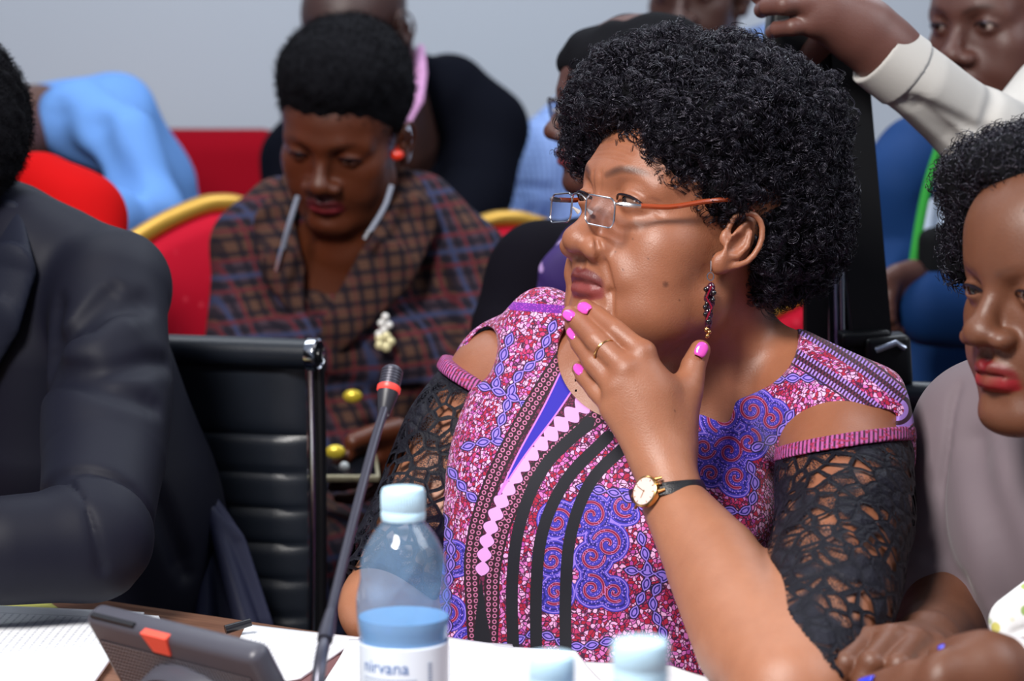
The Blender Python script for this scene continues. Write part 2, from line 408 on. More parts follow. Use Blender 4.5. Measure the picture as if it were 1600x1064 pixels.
def head_solid(S, fr, jowl=0.0, nose_w=1.0, lip=1.0, lid=0.0038, lid_z=0.0, age=0.0, chin=0.0, ears=(1, -1), nose_l=0.0, fat=0.0, ear_s=1.0, ear_z=0.0, ear_y=0.0, ear_t=0.0, brow_z=0.0, eye_z=0.0):
    keep = S.fr; S.fr = fr; e = S.ell; t = S.tube
    e((0, -.008, .050), (.074+fat, .092, .083), k=.01)
    e((0, .034, .046), (.062, .060, .055), k=.02)
    e((0, .034, -.012), (.057+fat, .058, .060), k=.02)
    for x in (1, -1):
        e((x*.046, .052, -.006), (.020+fat, .026, .020), k=.022)
        e((x*.038, .052, -.038), (.022+fat+jowl*.4, .030, .026+jowl*.4), k=.022)
        t([(x*.050, .010, -.050), (x*(.040), .045, -.070), (x*.018, .078, -.078)], (.014+fat, .014+fat, .013), k=.024)
    e((0, .066, -.036), (.031, .033, .029), k=.018)
    e((0, .081, -.078-chin), (.016, .0135, .013), k=.02)
    e((0, .034, -.062), (.044, .045, .026), k=.025)
    if jowl:
        for x in (1, -1): e((x*.036, .052, -.062), (.018+jowl, .026, .017+jowl*.6), k=.018)
        e((0, .045, -.084), (.034, .036, .018), k=.02)
    t([(-.046, .069, .030+brow_z), (-.024, .085, .0365+brow_z), (0, .0885, .034+brow_z), (.024, .085, .0365+brow_z), (.046, .069, .030+brow_z)], .0085, k=.016)
    for x in (1, -1):
        e((x*.033, .100, .020+brow_z*.4+eye_z*.6), (.0175, .0165, .0115+brow_z*.4), k=.014, op='sub')
    # nose
    t([(0, .087, .026), (0, .0975, .008), (0, .1055+nose_l, -.0085)], (.0065, .0078, .0102), k=.010)
    e((0, .1075+nose_l, -.0125), (.0112*nose_w, .0112, .0100), k=.008)
    for x in (1, -1):
        e((x*.0135*nose_w, .0995+nose_l*.5, -.0170), (.0088, .0110, .0078), k=.006)
        e((x*.0072*nose_w, .1040+nose_l*.6, -.0262), (.0038, .0060, .0042), k=.003, op='sub')
    # eyelids
    for x in (1, -1):
        e((x*.0325, .0775, .0205+eye_z), (.0150, .0142, .0140), k=.005)
        e((x*.0325, .0930, .0195+lid_z+eye_z), (.0150, .0105, max(lid, .001)), R=rotm((0, 0, 1), -x*.25) @ rotm((0, 1, 0), x*.06), k=.0012, op='sub')
        # fold of the upper lid
        t([(x*.020, .0885, .0255+eye_z), (x*.032, .0925, .0295+eye_z), (x*.047, .0830, .0250+eye_z)], .0009, k=.004, op='sub')
    # lips
    t(LIPU, np.array([.0028, .0052, .0056, .0050, .0056, .0052, .0028])*lip, k=.005)
    t(LIPL, np.array([.0030, .0066, .0074, .0066, .0030])*lip, k=.004)
    t(MOUTH, [.0002, .0009, .0011, .0009, .0002], k=.0025, op='sub')
    e((0, .1025, -.0305), (.0035, .006, .006), k=.006, op='sub')
    e((0, .1040, -.0645), (.014, .008, .005), k=.010, op='sub')
    if age:
        for x in (1, -1):
            def crease(q, r, k, up=0.0):
                W, g = S.snap([fr.pt(v) for v in spline(q, 9)]); rr = [r*.25] + [r]*7 + [r*.25]
                S.fr = Frame(); S.tube([w_ + g_*up for w_, g_ in zip(W, g)], np.array(rr)*fr.s, k=k*fr.s, op='sub'); S.fr = fr
            def puff(q, r, k, dn):
                W, g = S.snap([fr.pt(v) for v in spline(q, 9)]); rr = [r*.3] + [r]*7 + [r*.3]
                S.fr = Frame(); S.tube([w_ - g_*dn for w_, g_ in zip(W, g)], np.array(rr)*fr.s, k=k*fr.s); S.fr = fr
            puff([(x*.0270, .0990, -.0140), (x*.0360, .0920, -.0270), (x*.0410, .0860, -.0420)], .0060, .014, .0046)
            crease([(x*.0185, .1010, -.0120), (x*.0260, .0960, -.0260), (x*.0315, .0900, -.0410), (x*.0335, .0850, -.0520)], .0026*age, .0032, .0002)
            crease([(x*.0290, .0880, -.0470), (x*.0325, .0840, -.0580), (x*.0330, .0800, -.0700)], .0023*age, .0032, .0002)
            puff([(x*.0200, .0930, .0020+eye_z), (x*.0310, .0930, -.0010+eye_z), (x*.0430, .0860, .0015+eye_z)], .0050, .010, .0036)
            crease([(x*.0170, .0920, .0060+eye_z), (x*.0300, .0920, -.0040+eye_z), (x*.0440, .0840, -.0020+eye_z)], .0011*age, .0040, .0002)
            for dz_, dy_ in ((.0150, -.0), (.0185, .0), (.0220, .0)): crease([(x*.0480, .0830, dz_+eye_z), (x*.0540, .0780, dz_-.001+eye_z), (x*.0600, .0700, dz_-.0035+eye_z)], .0007*age, .0025, .0002)
            crease([(x*.0045, .0985, .0270), (x*.0060, .0995, .0400), (x*.0050, .0990, .0460)], .0009*age, .0030, .0001)
            crease([(x*.0330, .0600, -.0900), (x*.0200, .0700, -.0930), (x*.000, .0740, -.0940)], .0012*age, .0050, .0)
        for zz in (.060, .069, .077): crease([(-.030, .0900, zz-.003), (-.012, .0960, zz+.001), (.012, .0960, zz), (.030, .0900, zz-.002)], .0006*age, .0030, .0)
    # ears
    for x in ears:
        q = ear_s; ez, ey = ear_z, ear_y
        ct, st = math.cos(ear_t), math.sin(ear_t)
        def E(p):
            yy, zz = (p[1]-.0)*q, (p[2]+.026)*q
            return (x*(.0755 + (p[0]-.0755)*q), ey + yy*ct - zz*st, ez - .026*q + yy*st + zz*ct)
        R3 = lambda r: tuple(v*q for v in r)
        Re = rotm((1, 0, 0), ear_t) @ rotm((0, 0, 1), -x*0.38) @ rotm((1, 0, 0), 0.16)
        e(E((.0750, -.008, .002)), R3((.0052, .0170, .0300)), R=Re, k=.006)
        e(E((.0735, .000, -.024)), R3((.0060, .0085, .0110)), k=.006)
        e(E((.0835, -.001, -.002)), R3((.0070, .0085, .0125)), R=Re, k=.003, op='sub')
        e(E((.0825, -.008, .016)), R3((.0050, .0090, .0090)), R=Re, k=.003, op='sub')
        hx = [(.0740, .010, .004), (.0770, .013, .020), (.0815, .003, .032), (.0850, -.012, .030), (.0865, -.021, .014), (.0840, -.021, -.006), (.0790, -.012, -.020), (.0745, -.002, -.028)]
        t([E(v) for v in spline(hx, 16)], .0030*q, k=.003)
        t([E(v) for v in [(.0800, -.009, .018), (.0825, -.0125, .004), (.0800, -.010, -.010), (.0770, -.001, -.0145)]], .0026*q, k=.003)
        e(E((.0745, .0105, -.002)), R3((.0040, .0040, .0070)), k=.004)
    S.fr = keep; return S
def head_colors(V, fr, base, lipc, brow=None, brow_w=1.0, brow_z=0.0):
    """per-vertex skin colour: skin, lips, eyebrow tint"""
    L = fr.loc(V); c = np.tile(np.array(lin(base)), (len(V), 1))
    near = (L[:, 1] > 0.05) & (L[:, 2] < 0.08) & (L[:, 2] > -0.12) & (np.abs(L[:, 0]) < 0.08)
    idx = np.where(near)[0]; Q = L[idx]
    du = seg_dist(Q, LIPU); dl = seg_dist(Q, LIPL)
    d = np.minimum(du - .0058, dl - .0074); m = 1 - smoothstep(d, -.0006, .0012)
    upm = (1 - smoothstep(du - dl, -.0010, .0006))[:, None]
    taper = 1 - smoothstep(np.abs(Q[:, 0]), .022, .028); m *= taper
    c[idx] = c[idx]*(1-m[:, None]) + (np.array(lin(lipc))*(1 - .38*upm))*m[:, None]
    if brow is not None:
        for x in (1, -1):
            pb = spline([(x*.012, .0955, .0350+brow_z), (x*.026, .0925, .0400+brow_z), (x*.040, .083, .0395+brow_z), (x*.050, .072, .0345+brow_z)], 10)
            db = seg_dist(Q, pb)*np.array(1.0); m = (1-smoothstep(db, .0012*brow_w, .0042*brow_w))*0.8
            c[idx] = c[idx]*(1-m[:, None]) + np.array(lin(brow))*m[:, None]
    return c
def add_eyes(fr, parent, look=(0, 0), white=(176, 158, 150), iris=(40, 22, 14), r=.0126, eye_z=0.0, lash=.0042):
    """eyeballs with iris and pupil; look = (sideways towards the person's right, up) in radians"""
    for x in (1, -1):
        c = np.array((x*.0325, .0775, .0205+eye_z)); g = np.array([math.sin(look[0]), math.cos(look[0])*math.cos(look[1]), math.sin(look[1])]); g = norm(g)
        n, m = 40, 28; V = []; F = []; cc = []
        a = norm(np.cross(g, [0, 0, 1])); b = np.cross(a, g)
        W, I = np.array(lin(white)), np.array(lin(iris))
        for i in range(m+1):
            th = PI*(i/m)**1.35
            for k in range(n):
                ph = 2*PI*k/n; bulge = 1 + 0.035*math.exp(-(th/0.42)**2)
                V.append(fr.pt(c + r*bulge*(math.cos(th)*g + math.sin(th)*(math.cos(ph)*a + math.sin(ph)*b))))
                cc.append(np.array([.003]*3) if th < .19 else I if th < .47 else I*.25 if th < .53 else W)
        for i in range(m):
            for k in range(n): F.append((i*n+k, i*n+(k+1) % n, (i+1)*n+(k+1) % n, (i+1)*n+k))
        link_mesh('eye', np.array(V), F, MATS['eye'], parent, True, col=np.array(cc))
        if lash:
            up_ = [(x*.0185, .0880, .0190), (x*.026, .0925, .0190+lash), (x*.0335, .0930, .0195+lash), (x*.041, .0890, .0190+lash*.8), (x*.0480, .0815, .0175)]
            MB().tube([fr.pt((a_, b_, c_+eye_z)) for a_, b_, c_ in spline(up_, 14)], [.0004] + [.0011]*12 + [.0005], 6).build('eyelashes', MATS['curly_hair'], parent)
def hair_fuzz(name, V, Nn, count, length, rad, mat, parent, curl=0.004, turns=1.5, seg=12, sides=3, spread=0.6, seed=1, dens=None):
    """real strands: small coils planted on surface points V with normals Nn"""
    r = np.random.default_rng(seed); i = r.integers(0, len(V), count) if dens is None else r.choice(len(V), count, p=dens/dens.sum())
    p0 = V[i] + r.normal(size=(count, 3))*0.0008; d = Nn[i] + r.normal(size=(count, 3))*spread; d /= np.linalg.norm(d, axis=1)[:, None]
    a = np.cross(d, r.normal(size=(count, 3))); a /= np.linalg.norm(a, axis=1)[:, None]; b = np.cross(d, a)
    L = length*r.uniform(0.5, 1.3, (count, 1)); C = curl*r.uniform(0.5, 1.4, (count, 1)); T = turns*r.uniform(0.6, 1.4, (count, 1)); ph = r.uniform(0, 6.28, (count, 1))
    s = np.linspace(0, 1, seg)[None, :]
    an = ph + 2*PI*T*s
    pts = p0[:, None] + d[:, None]*(L*s)[..., None] + a[:, None]*(C*(np.cos(an)-np.cos(ph)))[..., None] + b[:, None]*(C*(np.sin(an)-np.sin(ph)))[..., None]
    return strand_mesh(name, pts, rad*r.uniform(.7, 1.3, count), mat, parent, sides)
def strand_mesh(name, pts, rad, mat, parent, sides=3):
    n, seg = pts.shape[:2]
    t = np.gradient(pts, axis=1); t /= np.linalg.norm(t, axis=2)[..., None] + 1e-9
    ref = np.array([0.3, 0.5, 0.81]); u = np.cross(t, ref); u /= np.linalg.norm(u, axis=2)[..., None] + 1e-9; v = np.cross(t, u)
    R = np.broadcast_to(np.asarray(rad)[:, None], (n, seg))*np.linspace(1, 0.45, seg)[None]
    ring = [pts + R[..., None]*(math.cos(q)*u + math.sin(q)*v) for q in np.arange(sides)*2*PI/sides]
    VV = np.stack(ring, 2).reshape(-1, 3)
    base = (np.arange(n)[:, None, None]*seg + np.arange(seg-1)[None, :, None])*sides
    k = np.arange(sides)[None, None]; k2 = (k+1) % sides
    F = np.stack([base+k, base+k2, base+sides+k2, base+sides+k], -1).reshape(-1, 4)
    return tag(link_mesh(name, VV, F, mat, parent, True), kind='stuff')
def vert_normals(V, F):
    n = np.cross(V[F[:, 2]]-V[F[:, 0]], V[F[:, 3]]-V[F[:, 1]]); o = np.zeros_like(V)
    for k in range(4): np.add.at(o, F[:, k], n)
    return o/(np.linalg.norm(o, axis=1)[:, None]+1e-12)
def hand(S, wrist, knuckles, fingers, thumb, r=0.0085, palm_k=0.014, wr=0.024, palm_n=None, sc=1.0):
    """wrist point, 4 knuckle points (index..little), 4 chains of joints from the knuckle outwards, thumb chain from the palm base"""
    w_ = np.array(wrist, float)
    for i, kn in enumerate(knuckles):
        kn = np.array(kn, float); mid = w_*0.45 + kn*0.55
        S.tube([w_*0.86+kn*0.14, mid, kn], np.array([.0135, .0125, .0108])*sc, k=palm_k)
    for i, ch in enumerate(fingers):
        q = [.0102, .0105, .0101, .0090][i]*r/.0085*sc; pts = [np.array(knuckles[i], float)] + [np.array(c, float) for c in ch]
        rr = [q*1.04, q*.95, q*.86, q*.74][:len(pts)]
        # knuckle swellings by densified radii
        P2, R2 = [], []
        for j in range(len(pts)-1):
            P2 += [pts[j], pts[j]*.5+pts[j+1]*.5]; R2 += [rr[j], (rr[j]+rr[j+1])/2*.93]
        P2.append(pts[-1]); R2.append(rr[-1])
        S.tube(P2, R2, k=.0035 if i else .004)
    th = [np.array(c, float) for c in thumb]
    S.tube(th, np.array([.0165, .0128, .0112, .0092][:len(th)])*sc*r/.0085, k=.010)
def nail(pt, d, up, mat, parent, L=.011, W=.0085, name='fingernail'):
    """thin curved nail plate: d = finger direction, up = nail normal"""
    d = norm(d); up = norm(np.array(up) - d*(np.array(up) @ d)); s_ = np.cross(d, up); V = []; F = []
    nu, nv = 8, 8
    for top in (1, 0):
        for i in range(nu+1):
            for j in range(nv+1):
                u = i/nu*2-1; v = j/nv*2-1
                sc_ = math.sqrt(max(0, 1-abs(v)**3*.55)) if v < 0 else math.sqrt(max(0, 1-abs(v)**3*.7))
                V.append(np.array(pt) + d*(v*L/2) + s_*(u*W/2*sc_) + up*(-(u*u)*W*.16 - .0002*v*v + (.0005 if top else -.0008)))
    n1 = (nu+1)*(nv+1)
    for i in range(nu):
        for j in range(nv):
            a = i*(nv+1)+j; F.append((a, a+1, a+nv+2, a+nv+1)); F.append((n1+a, n1+a+nv+1, n1+a+nv+2, n1+a+1))
    for i in range(nu):
        for jj, fl in ((0, 0), (nv, 1)):
            a = i*(nv+1)+jj; q = (a, a+nv+1, n1+a+nv+1, n1+a); F.append(q if not fl else q[::-1])
    for j in range(nv):
        for ii, fl in ((0, 1), (nu, 0)):
            a = ii*(nv+1)+j; q = (a, a+1, n1+a+1, n1+a); F.append(q if not fl else q[::-1])
    return link_mesh(name, np.array(V), F, mat, parent, True)
# ------------------------------------------------------------------ shared materials
MATS['skin_warm'] = skin_mat('skin_warm', 0.45, spec=.6)
MATS['skin_dark'] = skin_mat('skin_dark', 0.44, spec=0.5)
t = NT('eye'); t.base(t.attr('col', 'Color')); t.p(Roughness=0.08, Specular_IOR_Level=0.6); MATS['eye'] = t.m
t = NT('curly_hair'); t.base((0.006, 0.005, 0.008)); t.p(Roughness=0.28, Specular_IOR_Level=0.45); t.b.inputs['Specular Tint'].default_value = (0.85, 0.8, 1.0, 1); MATS['curly_hair'] = t.m
t = NT('hair_under'); t.base((0.003, 0.003, 0.004)); t.p(Roughness=0.9, Specular_IOR_Level=.1); t.bump(t.noise(t.obj(), 300, 3).outputs[0], 0.8, 0.002); MATS['hair_under'] = t.m
t = NT('short_hair'); t.base((0.004, 0.004, 0.006)); t.p(Roughness=0.85, Specular_IOR_Level=0.1); t.bump(t.noise(t.obj(), 700, 3).outputs[0], 0.9, 0.002); MATS['short_hair'] = t.m
simple('gold', (214, 170, 110), 0.22, 1.0); simple('silver', (215, 215, 220), 0.2, 1.0); simple('chrome', (225, 228, 235), 0.12, 1.0)
def glass(name, tint=(1, 1, 1), rough=0.0, ior=1.45, alpha=1.0):
    t = NT(name); t.base(tint); t.p(Roughness=rough, Transmission_Weight=1.0, IOR=ior, Alpha=alpha); MATS[name] = t.m; return t.m
def thin_clear(name, tint, ior=1.45, rough=.02, haze=0.0, hc=(1, 1, 1)):
    t = NT(name); tr = t.n('ShaderNodeBsdfTransparent'); tr.inputs[0].default_value = (*tint, 1); gl = t.n('ShaderNodeBsdfGlossy'); gl.inputs['Roughness'].default_value = rough
    fr_ = t.n('ShaderNodeFresnel'); fr_.inputs[0].default_value = ior; mx = t.n('ShaderNodeMixShader')
    bf = t.n('ShaderNodeNewGeometry').outputs['Backfacing']; fac = t.math('ADD', t.math('MULTIPLY', fr_.outputs[0], t.math('SUBTRACT', 1.0, bf)), t.math('MULTIPLY', bf, .04), clamp=True)
    src = tr.outputs[0]
    if haze:
        df = t.n('ShaderNodeBsdfDiffuse'); df.inputs[0].default_value = (*hc, 1); hz = t.n('ShaderNodeMixShader'); hz.inputs[0].default_value = haze
        t.link(tr.outputs[0], hz.inputs[1]); t.link(df.outputs[0], hz.inputs[2]); src = hz.outputs[0]
    t.link(fac, mx.inputs[0]); t.link(src, mx.inputs[1]); t.link(gl.outputs[0], mx.inputs[2]); t.link(mx.outputs[0], t.out.inputs[0])
    MATS[name] = t.m; return t.m
thin_clear('lens_glass', (.93, .93, .96))
# ------------------------------------------------------------------ the woman in the patterned dress
def main_woman():
    fr = head_frame(P(1074, 385, 2.05), math.radians(60), math.radians(11), 0, 1.05)
    root = empty('person', P(930, 1090, 2.15), 'older woman in purple patterned dress with curly black hair, hand held to her chin', 'person')
    B = Solid()
    head_solid(B, fr, jowl=.008, nose_w=1.22, lip=.60, age=1.2, lid=.0036, fat=.002, ear_s=.84, ear_z=.008, ear_y=.018, ear_t=.42, brow_z=.008, eye_z=.006)
    # neck and shoulders
    B.tube([fr.pt((0, -.012, -.02)), P(1105, 520, 2.09), P(1110, 620, 2.12)], [.058, .058, .068], k=.03)
    B.tube([P(1110, 600, 2.14), P(1230, 600, 2.08), P(1320, 672, 2.0)], [.056, .048, .052], k=.03)
    B.tube([P(1080, 610, 2.14), P(920, 570, 2.19), P(795, 590, 2.20)], [.056, .046, .046], k=.03)
    B.tube([P(1095, 470, 2.0), P(1060, 560, 2.03), P(1010, 640, 2.05)], [.012, .010, .010], k=.02)
    torso(B)
    # near arm: shoulder, elbow on the table, hand to the chin
    B.tube([P(1322, 690, 1.99), P(1318, 820, 1.90), P(1290, 960, 1.80), P(1232, 1082, 1.72)], [.054, .055, .050, .043], k=.02)
    B.tube([P(1240, 1085, 1.72), P(1178, 1000, 1.78), P(1115, 880, 1.865), P(1055, 790, 1.91), P(1040, 735, 1.925)], [.044, .046, .039, .0268, .0250], k=.012, flat=None)
    kn = [P(1005, 552, 1.937), P(978, 578, 1.930), P(962, 607, 1.932), P(958, 640, 1.937)]
    hand(B, P(1036, 735, 1.928), kn,
         [[P(962, 517, 1.948), P(932, 492, 1.972), P(914, 480, 1.982)],
          [P(931, 532, 1.945), P(904, 503, 1.972), P(891, 491, 1.984)],
          [P(927, 566, 1.948), P(906, 536, 1.972), P(897, 521, 1.985)],
          [P(931, 610, 1.952), P(912, 588, 1.970), P(905, 576, 1.980)]],
         [P(1048, 690, 1.945), P(1076, 612, 1.958), P(1083, 572, 1.968), P(1094, 547, 1.975)], r=.0082)
    B.tube([P(1025, 620, 1.945), P(1040, 700, 1.945)], [.022, .024], k=.02)
    # far arm down beside the table
    B.tube([P(775, 600, 2.19), P(690, 760, 2.17), P(600, 945, 2.10)], [.046, .044, .036], k=.02)
    B.tube([P(596, 950, 2.10), P(690, 1010, 2.11), P(830, 1080, 2.06)], [.037, .034, .026], k=.015)
    V, F = B.mesh(.0017)
    c = head_colors(V, fr, (160, 104, 76), (140, 64, 62), (34, 19, 15), 1.25, .009)
    armd = np.minimum(seg_dist(V, [P(1005, 552, 1.937), P(1040, 735, 1.925), P(1232, 1082, 1.72)]), seg_dist(V, [P(690, 760, 2.17), P(600, 945, 2.10), P(830, 1080, 2.06)]))
    armw = smoothstep(-armd, -.10, -.05)[:, None]*smoothstep(proj(V)[:, 1], 540, 720)[:, None]
    c = c*(1-armw) + np.array(lin((178, 122, 92)))*armw  # arms paler than the face: tan and overexposed light put into the colour
    L = fr.loc(V)
    # moles and freckles
    pv = proj(V); dep = (V-CAMP) @ FW
    for (mx, my), r_ in [((1042, 447), .0021), ((958, 392), .0009), ((985, 372), .0008), ((1010, 405), .0007), ((972, 420), .0008), ((1065, 470), .0008), ((930, 225), .0008), ((1056, 640), .0006)]:
        near = np.where(np.hypot(pv[:, 0]-mx, pv[:, 1]-my) < 4)[0]
        if not len(near): continue
        q = V[near[np.argmin(dep[near])]]
        m = (1-smoothstep(np.linalg.norm(V-q, axis=1), r_*.5, r_*1.7))[:, None]*0.75; c = c*(1-m) + np.array(lin((78, 46, 36)))*m
    body = link_mesh('body', V, F, MATS['skin_warm'], root, True, col=c)
    add_eyes(fr, root, (.28, -.30), (120, 92, 78), eye_z=.006, lash=.0036)
    # nails with pink varnish
    pk = simple('pink_varnish', (226, 84, 190), 0.12, Coat_Weight=0.6)
    up = -FW
    for a, b, W in [((932, 492, 1.963), (908, 477, 1.975), .0100), ((904, 503, 1.963), (885, 488, 1.976), .0095), ((908, 538, 1.965), (892, 516, 1.977), .009), ((914, 590, 1.963), (902, 573, 1.973), .008), ((1084, 570, 1.960), (1098, 541, 1.964), .0105)]:
        A, E = P(*a), P(*b); d = E-A; nail(A + d*.84 + up*.0045, d, up + norm(d)*.25 + np.array([.1, 0, .2]), pk, root, L=.0125, W=W)
    hair_main(fr, root)
    dress_main(root)
    accessories_main(fr)
    return root
def torso(S, k=.04):
    S.ell(P(985, 690, 2.135), (.150, .085, .110), k=k)
    S.ell(P(935, 880, 2.125), (.136, .105, .150), k=k)
    S.ell(P(1085, 800, 2.075), (.070, .070, .066), k=.04)
    S.ell(P(845, 770, 2.115), (.066, .066, .066), k=.04)
    S.ell(P(930, 1080, 2.13), (.155, .115, .12), k=k)
def hair_main(fr, root):
    H = Solid()
    H.ell(P(1118, 238, 2.095), (.101, .112, .098), k=.02)
    H.ell(P(1202, 340, 2.095), (.067, .092, .072), k=.03)
    H.ell(P(1022, 150, 2.085), (.064, .088, .050), k=.03)
    H.ell(P(1235, 200, 2.10), (.045, .06, .05), k=.02)
    H.ell(P(922, 190, 2.115), (.018, .024, .034), k=.02)
    H.fr = fr
    H.ell((0, .130, -.034), (.150, .108, .118), k=.006, op='sub')
    H.ell((-.085, .012, -.004), (.030, .024, .034), k=.006, op='sub')
    H.fr = Frame()
    H.ell(P(1115, 430, 2.0), (.030, .07, .042), k=.01, op='sub')
    H.ell(P(1064, 240, 1.995), (.036, .036, .034), k=.012)
    H.ell(P(1125, 292, 1.995), (.036, .034, .026), k=.012)
    H.ell(P(1195, 390, 2.03), (.016, .04, .045), k=.015)
    H.ell(P(1000, 166, 2.03), (.044, .045, .022), k=.012)
    H.ell(P(1185, 360, 2.04), (.018, .03, .03), k=.012)
    H.ell(P(908, 212, 2.12), (.012, .020, .034), k=.01)
    H.ell(P(1100, 215, 2.02), (.055, .060, .050), k=.02)
    nz = wave_noise(3, 330); nz2 = wave_noise(5, 140)
    H.disp = lambda X: nz(X)*f32(.0018) + nz2(X)*f32(.0028)
    V, F = H.mesh(.0032)
    hair = link_mesh('hair', V, F, MATS['hair_under'], root)
    Nn = vert_normals(V, F)
    L = fr.loc(V)
    front = (V - P(1118, 238, 2.095)) @ FW < 0.06
    Vs, Ns = V[front], Nn[front]
    r = np.random.default_rng(5); nC = 6500
    i = r.integers(0, len(Vs), nC); p0 = Vs[i] + Ns[i]*r.uniform(-.004, .006, (nC, 1)); nn = Ns[i]
    # locks: rings and corkscrews lying on and standing off the volume
    ax = nn*r.uniform(-.2, 1.0, (nC, 1)) + r.normal(size=(nC, 3))*.55; ax /= np.linalg.norm(ax, axis=1)[:, None]
    a = np.cross(ax, r.normal(size=(nC, 3))); a /= np.linalg.norm(a, axis=1)[:, None]; b = np.cross(ax, a)
    seg = 18; s = np.linspace(0, 1, seg)[None]; rad = r.uniform(.0026, .0068, (nC, 1)); T = r.uniform(1.0, 2.6, (nC, 1)); ph = r.uniform(0, 6.28, (nC, 1))
    hgt = r.uniform(.003, .012, (nC, 1)); shr = 1 - s*r.uniform(0, .5, (nC, 1))
    for rep in range(3):
        dph = rep*0.5; rr = rad*(1 + .09*rep); an = ph + dph + 2*PI*T*s
        pts = (p0 + (r.normal(size=(nC, 3))*.0006))[:, None] + ax[:, None]*(hgt*s)[..., None] + a[:, None]*(rr*shr*np.cos(an))[..., None] + b[:, None]*(rr*shr*np.sin(an))[..., None]
        strand_mesh('hair_curls', pts, r.uniform(.00022, .00048, nC), MATS['curly_hair'], hair, 3)
    nR = 190; i = r.integers(0, len(Vs), nR); a0 = Ns[i] + r.normal(size=(nR, 3))*.35; a0 /= np.linalg.norm(a0, axis=1)[:, None]
    u0 = np.cross(a0, r.normal(size=(nR, 3))); u0 /= np.linalg.norm(u0, axis=1)[:, None]; v0 = np.cross(a0, u0); s2 = np.linspace(0, 1, 40)[None]
    R0 = r.uniform(.0045, .0085, (nR, 1)); T0 = r.uniform(1.8, 3.2, (nR, 1)); ph0 = r.uniform(0, 6.28, (nR, 1)); an = ph0 + 2*PI*T0*s2; rr = R0*(1-.62*s2)
    for rep in range(2):
        pts = (Vs[i] + Ns[i]*r.uniform(.001, .006, (nR, 1)))[:, None] + a0[:, None]*(.004*s2)[..., None] + u0[:, None]*(rr*(1-.07*rep)*np.cos(an+.2*rep))[..., None] + v0[:, None]*(rr*(1-.07*rep)*np.sin(an+.2*rep))[..., None]
        strand_mesh('hair_curls', pts, np.full(nR, .00034), MATS['curly_hair'], hair, 4)
    hair_fuzz('hair_curls', Vs, Ns, 5000, .012, .00016, MATS['curly_hair'], hair, curl=.0025, turns=1.2, seg=12, spread=.8, seed=9)
def dress_main(root):
    sh = (1322, 690, 1.99)
    D = Solid(); torso(D)
    D.tube([P(1110, 610, 2.15), P(1230, 606, 2.08), P(1325, 672, 2.0)], [.056, .048, .055], k=.03)
    D.tube([P(1080, 620, 2.15), P(920, 580, 2.19), P(800, 590, 2.20)], [.056, .050, .050], k=.03)
    D.ell(P(846, 560, 2.15), (.035, .04, .055), k=.03)
    D = D.grow(.007)
    nz = wave_noise(8, 38, 8)
    D.disp = lambda X: nz(X)*f32(.0022)
    # neckline and cold shoulders
    D.ell(P(1078, 505, 2.05), (.098, .6, .076), R=rotm((0, 1, 0), -.12), k=.002, op='sub')
    D.ell(P(985, 560, 2.05), (.060, .6, .052), R=rotm((0, 1, 0), .2), k=.003, op='sub')
    D.ell(P(1075, 545, 2.05), (.080, .6, .056), R=rotm((0, 1, 0), -.45), k=.003, op='sub')
    D.ell(P(1322, 668, 1.95), (.046, .09, .0155), R=rotm((0, 1, 0), -.22), k=.002, op='sub')
    D.ell(P(750, 556, 2.15), (.0145, .12, .028), R=rotm((0, 1, 0), .4), k=.002, op='sub')
    D.half(P(1412, 690, 2.0), (1, 0, .1));
    D.tube([P(1322, 745, 1.97), P(1318, 820, 1.93), P(1290, 960, 1.86)], [.058, .060, .058], k=.003, op='sub')
    V, F = D.mesh(.0016)
    px = proj(V)
    fields = print_fields(V, px)
    dress = link_mesh('dress', V, F, dress_mat(), root, attrs=fields)
    lace = lace_mat()
    arm = [P(1322, 690, 1.99), P(1318, 820, 1.90), P(1290, 960, 1.80), P(1232, 1082, 1.72)]
    ad = norm(arm[1]-arm[0])
    A = Solid(); A.tube(arm, [.0575, .0585, .0535, .046], k=.02)
    nz = wave_noise(21, 60, 8); A.disp = lambda X: nz(X)*f32(.0018)
    A.half(P(1300, 700, 1.95), (-.16, .22, 1.0)); A.half(P(1232, 1082, 1.72)+ad*.01, ad, k=.003)
    A.tube([P(1240, 1085, 1.72), P(1178, 1000, 1.78), P(1115, 880, 1.865)], [.046, .048, .041], k=.004, op='sub')
    V, F = A.mesh(.0022); link_mesh('lace_sleeve', V, F, lace, root)
    Bd = Solid(); Bd.tube(arm, [.0595, .0605, .058, .049], k=.02); Bd.half(P(1300, 684, 1.95), (-.16, .22, 1.0), k=.0015); Bd.half(P(1300, 707, 1.95), (.16, -.22, -1.0), k=.0015)
    V, F = Bd.mesh(.0016); link_mesh('sleeve_band', V, F, band_mat(), root, attrs={'around': around(V, arm)})
    arm2 = [P(775, 600, 2.19), P(690, 760, 2.17), P(600, 945, 2.10)]
    A = Solid(); A.tube(arm2, [.054, .056, .048], k=.02); nz2 = wave_noise(22, 60, 8); A.disp = lambda X: nz2(X)*f32(.004)
    A.half(P(730, 590, 2.19), (.45, 0, 1.0)); A.half(P(608, 934, 2.11), norm(arm2[2]-arm2[1]), k=.003)
    V, F = A.mesh(.0025); link_mesh('lace_sleeve', V, F, lace, root)
    Bd = Solid(); Bd.tube(arm2, [.0575, .060, .05], k=.02); Bd.half(P(730, 572, 2.19), (.5, 0, 1.0)); Bd.half(P(730, 597, 2.19), (-.5, 0, -1.0))
    V, F = Bd.mesh(.0018); link_mesh('sleeve_band', V, F, band_mat(), root, attrs={'around': around(V, arm2)})
